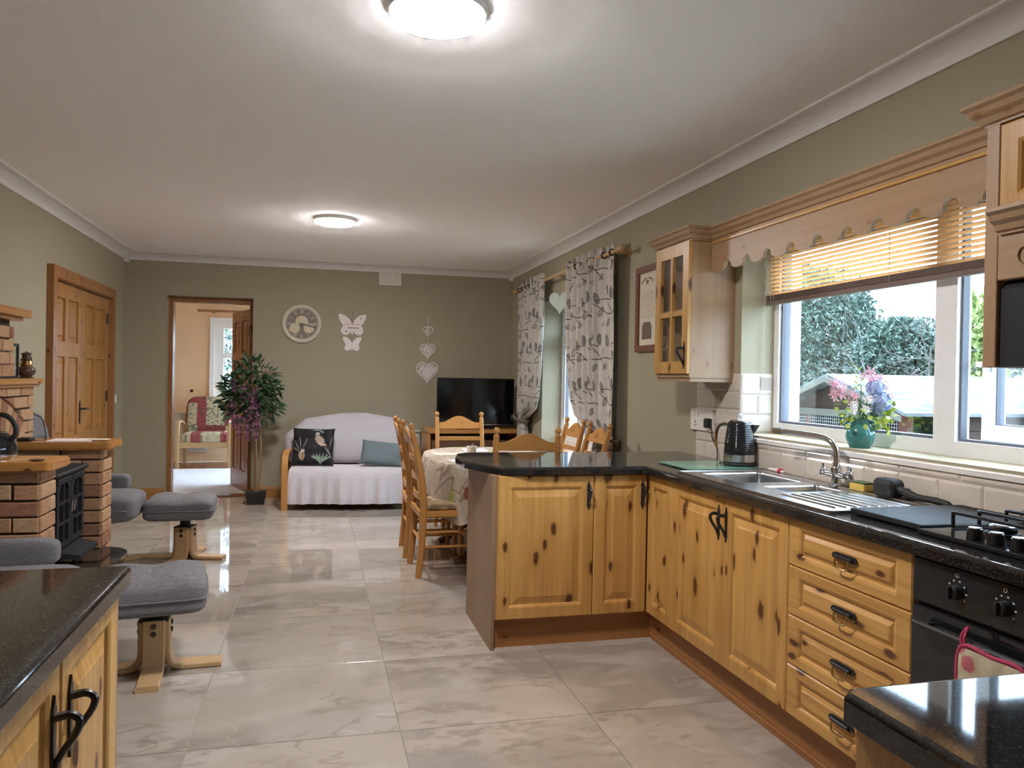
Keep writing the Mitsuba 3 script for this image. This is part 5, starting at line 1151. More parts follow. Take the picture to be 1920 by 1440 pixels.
def cushion(name, W, H, T, M, m, label, seed, uvs=True, sub=28):
    def surf(sg):
        def fn(s, t):
            a, b = 2 * s - 1, 2 * t - 1
            h = T * ((1 - a ** 4) * (1 - b ** 4)) ** .55
            pinch = 1 - .05 * (1 - np.minimum(1, np.abs(a) ** 6)) * np.abs(b) ** 3; pinch2 = 1 - .05 * np.abs(a) ** 3 * (1 - np.abs(b) ** 6)
            return np.stack([W / 2 * a * pinch2, H / 2 * b * pinch, sg * h], -1)
        return fn
    f1, b1_ = grid(surf(1), sub, sub), grid(surf(-1), sub, sub); b1_.invert()
    mm = cat(f1, b1_); uv_ = np.c_[mm.vertices[:, 0] / W + .5, mm.vertices[:, 1] / H + .5]
    kk = thing(name, label, 'cushion'); put('cover', mm, m, kk, M=M, smooth=True, uv=uv_)
    ed = [(W / 2 * a * (1 - .05 * abs(a) ** 3 * (1 - abs(b) ** 6)), H / 2 * b * (1 - .05 * (1 - min(1, abs(a) ** 6)) * abs(b) ** 3), 0) for a, b in [(u, -1) for u in np.linspace(-1, 1, 10)] + [(1, u) for u in np.linspace(-1, 1, 10)][1:] + [(u, 1) for u in np.linspace(1, -1, 10)][1:] + [(-1, u) for u in np.linspace(1, -1, 10)][1:]]
    put('piping', tube(ed, .004, 6), m if m != 'jungle_print' else 'black_matt', kk, M=M, smooth=True, **({'uv': None}))
tilt = math.radians(22)
def tiltM(x, y, z, yaw, roll=0): 
    R = np.eye(4); c_, s_ = math.cos(tilt), math.sin(tilt)
    R[:3, :3] = np.array([[1, 0, 0], [0, s_, -c_], [0, c_, s_]]); r = np.eye(4); cr, sr = math.cos(roll), math.sin(roll); r[:2, :2] = [[cr, -sr], [sr, cr]]
    return at(x, y, z, yaw) @ R @ r
cushion('scatter_cushion', .42, .40, .075, tiltM(-.005, 8.31, .605, -4, -.02), 'jungle_print', 'black square cushion with a jungle animal print on the sofa', 1)
cushion('scatter_cushion', .46, .26, .07, tiltM(.70, 8.19, .54, -8, -.10), 'blue_fabric', 'dusty blue oblong cushion on the right of the sofa', 2)

# ------------------------------------------------------------------ television, stand, radiator
k = thing('tv_stand', 'low wooden television stand in the corner by the window', 'stand')
put('top', box(1.18, 2.20, 8.28, 8.80, .745, .785, .004), 'mantel_pine', k, grain='x')
for x in (1.18, 2.17): put('side', box(x, x + .03, 8.30, 8.80, 0, .745), 'mantel_pine', k, grain='z')
put('back', box(1.21, 2.17, 8.78, 8.80, .05, .745), 'dark_wood', k); put('shelf', box(1.21, 2.17, 8.32, 8.78, .36, .38), 'dark_wood', k); put('base', box(1.21, 2.17, 8.32, 8.78, .04, .06), 'dark_wood', k)
for y_ in (.08, .40): put('drawer', panel_hull(1.215, 2.165, y_, y_ + .27, 0, .015, .01), 'dark_wood', k, M=frame((0, 8.335, 0), (1, 0, 0), (0, 0, 1)))
k = thing('television', 'black flat screen television in the corner, switched off', 'television')
Mtv = frame((1.305, 8.50, .815), (1, 0, 0), (0, 0, 1))
put('case', box(0, .872, 0, .53, -.045, 0, .006), 'tv_black', k, M=Mtv); put('screen', box(.012, .860, .022, .518, 0, .0015), 'screen_black', k, M=Mtv)
put('trim', box(.30, .84, .010, .0145, 0, .002), 'steel', k, M=Mtv)
put('foot', cat(box(.40, .47, -.03, .05, -.05, -.02), box(.22, .65, -.0295, -.018, -.14, .1, .003)), 'tv_black', k, M=Mtv)
def radiator(name, x0, x1, z0, z1, y, label, n):
    k = thing(name, label, 'radiator'); w = (x1 - x0) / n
    put('back_panel', box(x0, x1, y - .035, y - .02, z0, z1), 'radiator_white', k)
    for i in range(n): put('rib', panel_hull(x0 + i * w + .006, x0 + (i + 1) * w - .006, z0 + .02, z1 - .02, 0, .014, .008), 'radiator_white', k, M=frame((0, y - .035, 0), (1, 0, 0), (0, 0, 1)))
    put('top_grille', box(x0, x1, y - .075, y - .005, z1 - .006, z1 + .008, .003), 'radiator_white', k)
radiator('wall_radiator', .92, 1.17, .13, .73, YF, 'white panel radiator on the end wall behind the chairs', 7)
radiator('wall_radiator', -2.15, -1.55, .16, .74, YW, 'white ribbed radiator on the peach wall of the next room', 16)

# ------------------------------------------------------------------ on the walls
k = thing('wall_clock', 'round cream rimmed wall clock with pale wheels on its face', 'clock')
Mk = frame((-.150, YF, 1.908), (1, 0, 0), (0, 0, 1))
put('rim', lathe([(.165, .0), (.206, .0), (.212, .015), (.205, .033), (.190, .040), (.178, .034), (.170, .02), (.166, .012)], 48), 'cream', k, M=Mk, smooth=40)
put('face', lathe([(0, .010), (.172, .010), (.172, .0)][::-1], 48), 'clock_face', k, M=Mk)
for i in range(12):
    a = math.pi / 2 - i * math.pi / 6
    nb = (3, 1, 2, 3, 3, 1, 2, 3, 4, 2, 1, 2)[i]
    put('numeral', cat(*[xf(box(.112, .158, -.0030 + (j - (nb - 1) / 2) * .011, .0030 + (j - (nb - 1) / 2) * .011, .010, .0135), at(0, 0, 0, math.degrees(a))) for j in range(nb)]), 'clock_cream', k, M=Mk)
put('ornament', cat(ext(Point(0, .022).buffer(.068, 24).intersection(sbox(-1, -.01, 1, 1)), .012, .010)), 'clock_cream', k, M=Mk)
for s_ in (-1, 1):
    wk = put('wheel', lathe([(0, .010), (.056, .010), (.056, .020), (.048, .022), (.044, .019), (0, .019)][::-1], 32, (s_ * .074, -.048, 0)), 'clock_cream', k, M=Mk, smooth=30)
    put('spoke', cat(*[xf(box(.006, .040, -.0014, .0014, .0190, .0202), np.array(at(s_ * .074, -.048, 0, 45 * j))) for j in range(8)], lathe([(0, .0205), (.008, .0205), (.008, .018)][::-1], 12, (s_ * .074, -.048, 0))), 'cream', wk, M=Mk)
put('hub', lathe([(.008, .010), (.018, .010), (.018, .022), (.008, .022)], 20, (0, -.028, 0)), 'clock_face', k, M=Mk)
put('hand', cat(xf(box(-.03, .155, -.005, .005, .026, .029), at(0, .0, 0, -13)), xf(box(-.03, .10, -.006, .006, .030, .033), at(0, 0, 0, -12))), 'black_iron', k, M=Mk)
def butterfly(cx, cz, W, label, m):
    k = thing('butterfly_plaque', label, 'wall ornament')
    half = [(0, .30), (.03, .10), (.10, .30), (.26, .50), (.46, .58), (.50, .52), (.46, .30), (.36, .08), (.30, .0), (.37, -.10), (.40, -.26), (.34, -.42), (.22, -.46), (.10, -.36), (.04, -.16), (.02, -.40), (0, -.42)]
    P = [(x * W, y * W * .74) for x, y in half[1:]] ; P2 = P + [(-x, y) for x, y in P[::-1]]
    Mb = frame((cx, YF - .003, cz), (1, 0, 0), (0, 0, 1))
    put('plaque', ext(Polygon(P2).buffer(0).buffer(.004), .010), m, k, M=Mb)
    return k, Mb
k, Mb = butterfly(.395, 1.905, .30, 'large white butterfly plaque on the end wall', 'pinkish_white')
put('string', cat(tube([(0, .045, .006), (0, .09, .006), (0, .15, .004)], .0028, 5), tube([(0, -.10, .006), (0, -.13, .006), (0, -.165, .006)], .0028, 5), ball((0, .155, .004), .008, 1)), 'twine', k, M=Mb)
put('printed_line', cat(*[box(-.085 + .017 * i, -.074 + .017 * i, .012, .018, .010, .0104) for i in range(10)], *[box(-.05 + .018 * i, -.036 + .018 * i, -.030, -.018, .010, .0104) for i in range(7)], ball((.095, .085, .010), .010, 1, (1, .7, .1)), ball((-.065, -.065, .010), .012, 1, (1, .7, .1))), 'print_brown', k, M=Mb, kind='stuff')
butterfly(.397, 1.695, .20, 'small white butterfly plaque hanging below the large one', 'pinkish_white')
def heart_poly(W):
    t = np.linspace(0, 2 * np.pi, 40)[:-1]
    x, y = 16 * np.sin(t) ** 3, 13 * np.cos(t) - 5 * np.cos(2 * t) - 2 * np.cos(3 * t) - np.cos(4 * t)
    return np.c_[x, y * 1.08] / 32 * W
def wicker_heart(cx, cz, W, label, n, plain=False):
    k = thing('wicker_heart', label, 'wall ornament', 'hearts hanging in a string on the end wall'); Mh_ = frame((cx, YF - .012, cz), (1, 0, 0), (0, 0, 1))
    P = heart_poly(W); put('rim', tube([(x, y, 0) for x, y in np.vstack([P, P[:2]])], .0065 if not plain else .006, 6), 'pinkish_white', k, M=Mh_, smooth=True)
    pg = Polygon(P); sticks = []; r = np.random.default_rng(int(W * 1000))
    while len(sticks) < n:
        p = (r.random(2) - .5) * W * 1.1; a = r.random() * np.pi; d_ = np.array([math.cos(a), math.sin(a)]) * W * .17
        if pg.contains(LineString([p - d_, p + d_])): sticks.append(tube([(*(p - d_), r.random() * .012 - .004), (*p, .004), (*(p + d_), r.random() * .012 - .004)], .0026, 5))
    put('weave', cat(*sticks), 'pinkish_white', k, M=Mh_, kind='stuff')
    return k, Mh_
k, Mh_ = wicker_heart(1.247, 1.415, .245, 'largest white wicker heart, lowest of the three on the end wall', 130)
put('cord', tube([(0, .075, .0), (.002, .16, .002)], .004, 5), 'cream', k, M=Mh_)
k, Mh_ = wicker_heart(1.249, 1.655, .172, 'middle sized white wicker heart on the end wall', 70)
put('cord', tube([(0, .05, 0), (0, .18, .002)], .004, 5), 'cream', k, M=Mh_)
k, Mh_ = wicker_heart(1.247, 1.878, .115, 'smallest white wicker heart, topmost of the three', 26, True)
put('cord', tube([(0, .03, 0), (0, .15, .002)], .004, 5), 'cream', k, M=Mh_)
k = thing('wall_vent', 'white louvred vent high on the end wall under the coving', 'vent')
Mv = frame((.685, YF, 2.378), (1, 0, 0), (0, 0, 1))
put('frame', ext(sbox(0, 0, .245, .16).difference(sbox(.014, .014, .231, .15)), .022), 'white_plastic', k, M=Mv); put('backing', box(.01, .235, .01, .152, 0, .006), 'white_plastic', k, M=Mv)
for i in range(12): put('louvre', hull([[.018 + i * .0178, .016, .006], [.018 + i * .0178, .148, .006], [.030 + i * .0178, .016, .006], [.030 + i * .0178, .148, .006], [.026 + i * .0178, .016, .017], [.026 + i * .0178, .148, .017]]), 'white_plastic', k, M=Mv)
k = thing('light_switch', 'white light switch beside the double door', 'switch')
Mw = frame((XL, 8.54, 1.03), (0, 1, 0), (0, 0, 1)); put('plate', panel_hull(0, .086, 0, .086, 0, .008, .003), 'white_plastic', k, M=Mw); put('rocker', box(.033, .053, .028, .058, .008, .013, .001), 'white_plastic', k, M=Mw)
k = thing('framed_print', 'mahogany framed print with a star and cottage beside the wall cabinet', 'picture')
Mp = FX(5.205, 1.555, XR); 
put('frame', ext(sbox(0, 0, .44, .595).difference(sbox(.042, .042, .398, .553)), .024), 'mahogany', k, M=Mp)
put('sheet', box(.04, .40, .04, .555, 0, .008), 'paper', k, M=Mp)
star = [(.17 + r_ * math.cos(a), .485 + r_ * math.sin(a)) for a, r_ in zip(np.linspace(math.pi / 2, math.pi * 2.5, 11)[:-1], [.032, .012] * 5)]
put('printed_star', ext(Polygon(star), .0006, .008), 'print_brown', k, M=Mp)
put('printed_line', cat(*[box(.075 + .006 * ((i * 5) % 3), .30 - .008 * ((i * 3) % 4), .24 + .0165 * i, .244 + .0165 * i, .008, .0085) for i in range(11)]), 'twine', k, M=Mp, kind='stuff')
put('printed_cottage', ext(Polygon([(.09, .085), (.25, .085), (.25, .17), (.225, .205), (.115, .205), (.09, .17)]), .0006, .008), 'print_brown', k, M=Mp)
for s_ in (-1, 1): put('printed_bough', cat(*[xf(ext(Polygon([(0, 0), (.02, .006), (.032, 0), (.02, -.006)]), .0006, .008), at(.17 + s_ * (.04 + .012 * i), .50 - .008 * i, 0, 90 + s_ * (60 - 20 * i))) for i in range(5)]), 'print_brown', k, M=Mp, kind='stuff')

# ------------------------------------------------------------------ curtains
k = thing('curtain_rod', 'pale wooden curtain pole over the dining window', 'curtain pole')
put('pole', cyl((2.135, 5.30, 2.305), (2.135, 8.36, 2.305), .014, 14), 'beech', k)
for y_ in (5.27, 8.39): put('finial', ball((2.135, y_, 2.305), .028), 'beech', k)
for y_ in (5.38, 6.82, 8.28): put('bracket', cat(cyl((2.135, y_, 2.295), (XR, y_, 2.295), .011, 8), cyl((XR - .012, y_, 2.295), (XR, y_, 2.295), .03, 12)), 'beech', k)
def curtain(label, yn, yf, near_fixed, flat, seed):
    k = thing('curtain', label, 'curtain', 'leaf print curtains at the dining window')
    zt, zb, ztie = 2.375, .06, .93
    nu, nv = 150, 90
    s, t = np.meshgrid(np.linspace(0, 1, nu), np.linspace(0, 1, nv), indexing='ij'); z = zt + (zb - zt) * t
    zk, wk = [2.38, 2.0, 1.5, 1.2, 1.05, .97, .93, .88, .6, .06], [1, .99, .96, .88, .74, .46, .32, .30, .42, .48]
    w = np.interp(-z, [-a for a in zk], wk)
    full = yf - yn
    ss = np.clip((s - flat) / (1 - flat), 0, 1)
    base = np.where(s < flat, s / flat * .30, .30 + .70 * ss)
    wv = np.where(s < flat, s / flat * min(.3, 1) , 0)
    sec = full * w
    fl = .30 * full * np.minimum(1, .55 + .45 * w)
    y_rel = np.where(s < flat, s / flat * fl, fl + ss * np.maximum(sec - fl, .05))
    amp = .034 + .012 * (1 - w)
    x = 2.135 + np.where(s < flat, .030 * np.sin(s / flat * np.pi * 1.0), amp * np.sin(ss * 2 * np.pi * 5.5 + np.pi)) * (.6 + .4 * w) + .02 * (1 - w)
    x = x + .006 * np.sin(s * 40 + z * 5)
    y = yn + y_rel if near_fixed else yf - y_rel
    vv = np.stack([x, y, z], -1).reshape(-1, 3)
    F = [[i * nv + j, (i + 1) * nv + j, (i + 1) * nv + j + 1, i * nv + j + 1] for i in range(nu - 1) for j in range(nv - 1)]
    cw = .34 + 1.15 * 1.0
    uvc = np.stack([np.where(s < flat, s / flat * .36, .36 + ss * 1.15) * (1 if True else 1), z], -1).reshape(-1, 2)
    put('cloth', tri(vv, F), 'curtain_cloth', k, smooth=True, uv=uvc)
    for j, q in enumerate(np.linspace(.05, .95, 7)):
        yy = yn + q * full
        put('eyelet', xf(lathe([(.018, -.004), (.026, -.005), (.026, .005), (.018, .004), (.018, -.004)], 18), frame((2.135, yy, 2.305), (1, 0, 0), (0, 0, 1))), 'black_iron', k, smooth=40)
    yc2 = yn + .16 * full if near_fixed else yf - .16 * full
    tb_ = [(2.15 + .075 * math.cos(a), yc2 + .20 * full * math.sin(a), .93 + .03 * math.sin(a)) for a in np.linspace(0, 2 * np.pi, 28)]
    put('tieback', tube(tb_, .013, 8), 'print_brown', k, smooth=True)
    put('rosette', cat(*[ball((2.07, yc2 + (.10 if not near_fixed else .05) + .02 * math.cos(a), .925 + .02 * math.sin(a)), .014, 1) for a in np.linspace(0, 5.2, 6)]), 'black_iron', k)
curtain('cream leaf print curtain on the near side of the dining window', 5.42, 6.50, True, .34, 1)
curtain('cream leaf print curtain in the corner beside the television', 7.25, 8.22, False, .16, 2)
k = thing('hanging_heart', 'pale sage heart hanging from the curtain pole in the dining window', 'wall ornament')
Mhh = frame((2.14, 6.75, 2.055), (.80, -.60, 0), (0, 0, 1)); put('heart', cat(ext(Polygon(heart_poly(.20)).buffer(0), .012)), 'sage_paint', k, M=Mhh)
put('cord', tube(smooth_path([(0, .05, .006), (.012, .10, .008), (-.01, .14, .006), (.0, .20, .0), (0, .262, 0)], 5), .004, 6), 'twine', k, M=Mhh)

# ------------------------------------------------------------------ artificial wisteria plant
k = thing('potted_plant', 'artificial plant with drooping purple blossom in a small black pot', 'plant')
pxx, pyy = -.575, 8.50
pot = Polygon([(-.085, -.085), (.085, -.085), (.085, .085), (-.085, .085)])
put('pot', hull([[pxx + sx_ * .082, pyy + sy_ * .082, .004] for sx_ in (-1, 1) for sy_ in (-1, 1)] + [[pxx + sx_ * .10, pyy + sy_ * .10, .125] for sx_ in (-1, 1) for sy_ in (-1, 1)]), 'black_matt', k)
for dx, dy, tw in ((0, 0, 0), (.03, .02, 1.5), (-.02, .025, 3)):
    put('stem', tube(smooth_path([(pxx + dx * .6, pyy + dy, .12), (pxx + dx + .012 * math.sin(tw), pyy + dy, .4), (pxx + dx * 1.4 - .015 * math.sin(tw + 1), pyy + dy, .75), (pxx - .04 + dx * 1.5, pyy + dy, 1.1), (pxx - .05, pyy, 1.25)], 6), .010, 7), 'stem_brown', k)
pr2 = np.random.default_rng(21); N = 640
c0 = np.array([pxx - .055, pyy - .03, 1.19])
q = pr2.standard_normal((N, 3)); q /= np.linalg.norm(q, axis=1, keepdims=True); rad = pr2.random(N) ** .45
C = c0 + q * rad[:, None] * np.array([.29, .21, .33]); C[:, 2] -= .12 * (np.abs(q[:, 0]) * rad) ** 2
D = q * [1.1, 1.1, .5] + pr2.standard_normal((N, 3)) * .45 + [0, 0, -.25]; Nn = pr2.standard_normal((N, 3)) * .5 + [0, -.4, .9]
put('foliage', cloud_leaves(C, D, Nn, .085 + .04 * pr2.random(N), .042), 'leaf_dark', k, kind='stuff')
for i in range(16):
    a = pr2.random() * 6.28; e_ = c0 + np.array([.25 * math.cos(a), .16 * math.sin(a), .22 * math.sin(a * 1.3 + 1)])
    put('twig', tube(smooth_path([c0 + (0, 0, -.15 + .02 * i), (c0 + e_) / 2 + (0, 0, .04), e_], 4), .0035, 5), 'stem_brown', k)
for (dx, dz, L, w) in ((-.075, .05, .20, .036), (.035, .02, .18, .03), (-.155, -.12, .26, .038), (.055, -.10, .30, .048), (-.02, -.22, .30, .050), (-.10, -.28, .20, .04), (.06, -.28, .22, .036), (-.16, .10, .12, .03), (-.005, -.05, .22, .034)):
    n = int(L * 330); tt = pr2.random(n); rr = w * (1 - .75 * tt) * np.sqrt(pr2.random(n)); aa = pr2.random(n) * 6.28
    C = c0 + np.stack([dx + rr * np.cos(aa), -.16 + rr * np.sin(aa), dz - L * tt], -1)
    put('blossom', cloud_leaves(C, pr2.standard_normal((n, 3)) + [0, -.5, -.2], pr2.standard_normal((n, 3)), .032, .026), 'petal_purple', k, kind='stuff')

# ------------------------------------------------------------------ next room furniture
k = thing('armchair', 'wooden armchair with patchwork print cushions in the next room', 'chair')
AM = at(-1.50, 12.02, 0, -84 - 6)      # local x forward
for s_ in (-1, 1):
    put('arm', strip(smooth_path([(.36, s_ * .345, 0), (.36, s_ * .345, .40), (.35, s_ * .345, .56), (.28, s_ * .345, .64), (.12, s_ * .345, .655), (-.2, s_ * .345, .60)], 6), .055, .035, (0, 1, 0)), 'beech', k, M=AM)
    put('rear_leg', strip([(-.34, s_ * .345, 0), (-.30, s_ * .345, .35), (-.36, s_ * .345, .75)], .05, .035, (0, 1, 0)), 'beech', k, M=AM)
put('front_rail', box(.33, .36, -.33, .33, .29, .375, .005), 'beech', k, M=AM); put('seat_frame', box(-.3, .33, -.33, .33, .30, .34), 'beech', k, M=AM)
def uvput(name, mm, m, k_, M, ax):
    uv_ = mm.vertices[:, list(ax)] + 3; put(name, mm, m, k_, M=M, smooth=True, uv=uv_)
uvput('seat_cushion', xf(pillow_mesh(.36, .315, .075, e=.3), at(.02, 0, .43)), 'patch_fabric', k, AM, (1, 0))
tl = math.radians(-16); Mb = np.eye(4); Mb[:3, :3] = [[math.cos(tl), 0, math.sin(tl)], [0, 1, 0], [-math.sin(tl), 0, math.cos(tl)]]; Mb[:3, 3] = (-.24, 0, .50)
uvput('back_cushion', xf(pillow_mesh(.085, .33, .29, e=.5), at(0, 0, .22)), 'patch_fabric', k, AM @ Mb, (1, 2))
put('rug', box(-2.6, .1, YF + .30, 11.62, -.002, .010, .003), 'rug_white', label='large off white rug on the floor of the next room', cat_='rug')
put('wall_socket', cat(cyl((-1.80, YW - .012, 1.075), (-1.80, YW, 1.075), .022, 16)), 'black_iron', label='small round black fitting on the peach wall', cat_='fitting')
k = thing('curtain_rail', 'thin pine curtain rail above the window of the next room', 'curtain pole')
put('pole', cyl((-1.72, YW - .10, 2.285), (-.1, YW - .10, 2.285), .018, 12), 'red_pine', k); put('bracket', cyl((-1.5, YW - .10, 2.275), (-1.5, YW, 2.27), .02, 10), 'red_pine', k)
# ------------------------------------------------------------------ the garden
struct('ground', box(2.65, 40, -25, 60, -.6, -.35), 'gravel', label='gravelly garden ground outside the windows')
k = thing('chicken_coop', 'red brown wooden coop with a pale felt gable roof outside the window', 'coop')
X0, X1, yr, zr, ye0, ye1, zeave = 5.0, 8.3, 6.69, 1.425, 5.66, 7.72, 1.10
def slope(ya, za, yb, zb, t=.03):
    P = Polygon([(ya, za), (yb, zb), (yb, zb + t), (ya, za + t)]); return ext(P, X1 - X0 + .24, X0 - .12)
MX = np.array([[0, 0, 1, 0], [1, 0, 0, 0], [0, 1, 0, 0], [0, 0, 0, 1.]])
put('roof', slope(ye0 - .04, zeave - .014, yr, zr), 'felt', k, M=MX); put('roof', slope(ye1 + .04, zeave - .014, yr, zr), 'felt', k, M=MX)
for ya in (ye0, ye1):
    put('verge_board', ext(Polygon([(ya, zeave - .06), (yr, zr - .05), (yr, zr + .0), (ya, zeave - .01)]), .02, X0 - .14), 'fence_pale', k, M=MX)
put('wall_gable', ext(Polygon([(ye0 + .15, 1.10), (ye1 - .15, 1.10), (yr + .02, zr - .03), (yr - .02, zr - .03)]), .03, X0 + .1), 'shed_brown', k, M=MX)
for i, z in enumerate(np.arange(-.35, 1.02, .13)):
    put('wall_board', box(X0 + .62, X1, ye0 + .14, ye0 + .165, z, z + .127, .004), 'shed_red' if z < .72 else 'shed_brown', k)  # upper boards take the darker brown for the shadow under the eaves
put('wall_back', box(X0 + .1, X1, ye1 - .17, ye1 - .14, -.35, 1.12), 'shed_brown', k); put('wall_end', box(X1 - .03, X1, ye0 + .15, ye1 - .15, -.35, 1.12), 'shed_red', k)
for (x, y) in ((X0 + .05, ye0 + .15), (X0 + .05, ye1 - .55), (X0 + .05, ye1 - .2), (X0 + .6, ye0 + .12)): put('post', box(x, x + .09, y, y + .09, -.35, 1.10, .006), 'shed_red', k)
put('rail', box(X0 + .04, X0 + .08, ye0 + .24, ye1 - .2, 1.03, 1.10), 'fence_pale', k); put('rail', box(X0 + .04, X0 + .08, ye0 + .24, ye1 - .2, .10, .17), 'fence_pale', k)
wm = [box(X0 + .05, X0 + .055, y, y + .006, .17, 1.03) for y in np.arange(ye0 + .25, ye1 - .2, .032)] + [box(X0 + .05, X0 + .055, ye0 + .24, ye1 - .2, z, z + .006) for z in np.arange(.2, 1.03, .032)]
put('wire_mesh', cat(*wm), 'wire', k, kind='stuff')
k = thing('water_butt', 'pale green plastic barrel beside the coop', 'barrel')
put('barrel', lathe([(0, -.35), (.22, -.35), (.25, .1), (.24, .55), (.20, .70), (.12, .76), (0, .78)], 28, (4.9, 5.05, 0)), 'barrel_green', k, smooth=40)
put('rim', lathe([(.245, .53), (.255, .545), (.255, .56), (.243, .575)], 28, (4.9, 5.05, 0)), 'barrel_green', k, smooth=40)
k = thing('garden_gate', 'pale weathered timber gate frame with crossed braces in the garden', 'gate')
gy, gxx = 3.55, 4.45
for y in (3.92, 2.75): put('post', box(gxx, gxx + .08, y, y + .08, -.35, 1.30, .006), 'fence_pale', k)
for z in (1.25, .93): put('rail', box(gxx + .01, gxx + .07, 2.75, 4.0, z, z + .07, .004), 'fence_pale', k)
put('brace', strip([(gxx + .04, 3.9, 1.26), (gxx + .04, 3.6, 1.12), (gxx + .04, 3.34, .97)], .05, .03, (1, 0, 0)), 'fence_pale', k); put('brace', strip([(gxx + .04, 2.8, 1.26), (gxx + .04, 3.1, 1.12), (gxx + .04, 3.34, .97)], .05, .03, (1, 0, 0)), 'fence_pale', k)
wm = [box(gxx + .03, gxx + .034, y, y + .004, -.2, .93) for y in np.arange(2.85, 3.92, .035)] + [box(gxx + .03, gxx + .034, 2.85, 3.92, z, z + .004) for z in np.arange(-.2, .93, .035)]
put('wire_mesh', cat(*wm), 'wire', k, kind='stuff')
for i in range(14): put('board', box(gxx + .12, gxx + .14, 2.75 + .085 * i, 2.83 + .085 * i, -.35, .78, .003), 'shed_red', k)
k = thing('garden_fence', 'pale timber post and mesh fence beyond the dining window', 'fence')
for i in range(7): put('post', box(5.2 + .02 * i, 5.29 + .02 * i, 9.0 + 2.0 * i, 9.09 + 2.0 * i, -.35, 1.05), 'fence_pale', k)
put('rail', box(5.2, 5.25, 9, 21, .98, 1.05), 'fence_pale', k); put('rail', box(5.2, 5.25, 9, 21, .2, .27), 'fence_pale', k)
wm = [box(5.22, 5.225, y, y + .006, -.3, 1.0) for y in np.arange(9, 17, .07)] + [box(5.22, 5.225, 9, 17, z, z + .006) for z in np.arange(-.3, 1.0, .07)]
put('wire_mesh', cat(*wm), 'wire', k, kind='stuff')
def tree(label, x, y, lobes, n, m='tree_leaf', L=.14, W=.075, seed=0, cat_='tree', trunk=True):
    """lobes: (dx, dy, z, rx, ry, rz); leaves sit on and under the lobes' skins."""
    k = thing('garden_tree', label, cat_); r = np.random.default_rng(seed)
    wts = np.array([l[3] * l[5] for l in lobes]); cnt = (n * wts / wts.sum()).astype(int); Cs, Ds = [], []
    for (dx, dy, z, rx, ry, rz), c_ in zip(lobes, cnt):
        q = r.standard_normal((c_, 3)); q /= np.linalg.norm(q, axis=1, keepdims=True)
        f = .55 + .45 * r.random(c_) ** .5; f *= .82 + .36 * meshkit.fbm(q * 3.0 + seed, 3, seed)
        Cs.append(np.array([x + dx, y + dy, z]) + q * f[:, None] * [rx, ry, rz]); Ds.append(q + r.standard_normal((c_, 3)) * .8 + [0, 0, -.2])
    C, D = np.vstack(Cs), np.vstack(Ds)
    put('crown', cloud_leaves(C, D, D * .6 + r.standard_normal(C.shape) * .7 + [0, 0, .5], L * (.7 + .6 * r.random(len(C))), W), m, k, kind='stuff')
    if trunk: put('trunk', tube(smooth_path([(x, y, -.4), (x + .05, y, .6), (x - .04, y + .03, 1.6), (x, y, lobes[0][2])], 5), np.linspace(.16, .06, 16), 8), 'bark', k)
    return k
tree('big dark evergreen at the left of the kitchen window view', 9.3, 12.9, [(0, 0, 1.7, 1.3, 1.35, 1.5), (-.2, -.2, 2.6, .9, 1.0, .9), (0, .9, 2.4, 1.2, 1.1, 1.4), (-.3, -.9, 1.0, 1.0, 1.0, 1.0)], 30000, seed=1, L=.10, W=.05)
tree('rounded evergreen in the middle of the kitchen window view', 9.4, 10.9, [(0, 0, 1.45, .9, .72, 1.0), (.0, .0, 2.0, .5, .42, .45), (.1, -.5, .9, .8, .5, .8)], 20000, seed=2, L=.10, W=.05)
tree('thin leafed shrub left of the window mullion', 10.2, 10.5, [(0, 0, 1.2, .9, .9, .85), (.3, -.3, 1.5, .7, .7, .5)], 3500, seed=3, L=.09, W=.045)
tree('yellow green shrub behind the open casement', 8.9, 8.95, [(0, 0, 1.5, .35, .35, .75), (0, .1, 2.2, .3, .3, .45), (-.1, 0, .8, .5, .5, .8)], 5000, 'tree_leaf_yellow', seed=4, L=.11, W=.07)
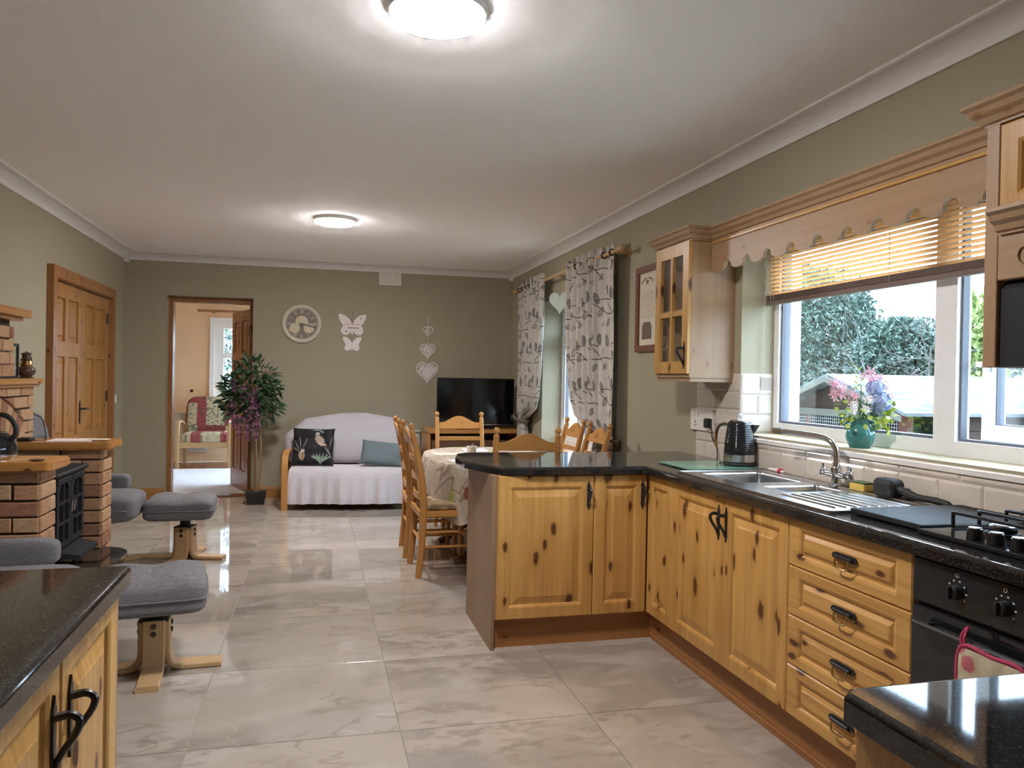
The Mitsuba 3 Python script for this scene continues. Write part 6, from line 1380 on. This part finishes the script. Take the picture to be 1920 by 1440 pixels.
tree('dark hedge seen under the cooker hood', 10.5, 7.0, [(0, 0, .9, 1.2, 1.0, .85), (0, -1.4, 1.0, 1.0, .9, .8)], 9000, seed=5, trunk=False, cat_='hedge', L=.10, W=.05)
tree('distant hedge beyond the coop, low and dark', 13.5, 16.5, [(0, 0, .6, 1.6, 1.6, 1.2), (-2, 3, .7, 1.6, 2.0, 1.3)], 6000, seed=6, trunk=False, cat_='hedge')
tree('leafy bush outside the window of the next room', -2.1, 16.8, [(0, 0, 1.6, 1.6, 1.0, 1.6), (.8, .2, 1.0, 1.2, 1.0, 1.3)], 9000, seed=7, cat_='bush', L=.10, W=.05)
# bare branches
bt = thing('bare_tree', 'bare pale branched tree in front of the evergreens', 'tree')
r = np.random.default_rng(9)
def grow(p, d, L, rad, depth, out):
    P = [p]; 
    for i in range(5): d = d + r.standard_normal(3) * .16 + np.array([0, 0, .03]); d /= np.linalg.norm(d); P.append(P[-1] + d * L / 5)
    out.append(tube(P, np.linspace(rad, rad * .6, 6), 5))
    if depth: 
        for i in range(3 if depth > 1 else 3): grow(P[2 + i] if i < 3 else P[-1], d + r.standard_normal(3) * .55, L * .72, rad * .6, depth - 1, out)
for i, (p, d) in enumerate((((7.6, 9.3, -.4), (-.1, .25, 1)), ((7.7, 9.2, .6), (.2, .7, .65)), ((7.7, 9.2, .8), (.3, -.5, .7)), ((7.65, 9.25, .7), (-.3, .2, .8)))):
    out = []; grow(np.array(p), np.array(d, float), 1.05, .010 if i else .022, 3 if i else 0, out); put('branch', cat(*out), 'bark', bt)
bt = thing('bare_tree', 'bare tall twiggy tree against the sky beside the mullion', 'tree')
for i, (p, d) in enumerate((((9.2, 10.05, -.4), (.0, .02, 1)), ((9.2, 10.06, .8), (.15, .15, 1)), ((9.2, 10.06, .8), (-.1, -.15, 1)), ((9.2, 10.06, 1.0), (.1, .02, 1)))):
    out = []; grow(np.array(p), np.array(d, float), 1.2, .018, 3 if i else 0, out); put('branch', cat(*out), 'bark', bt)
for k in [k_ for k_ in list(labels) if k_ not in scene and not any(s.startswith(k_ + '__') for s in scene)]: labels.pop(k)
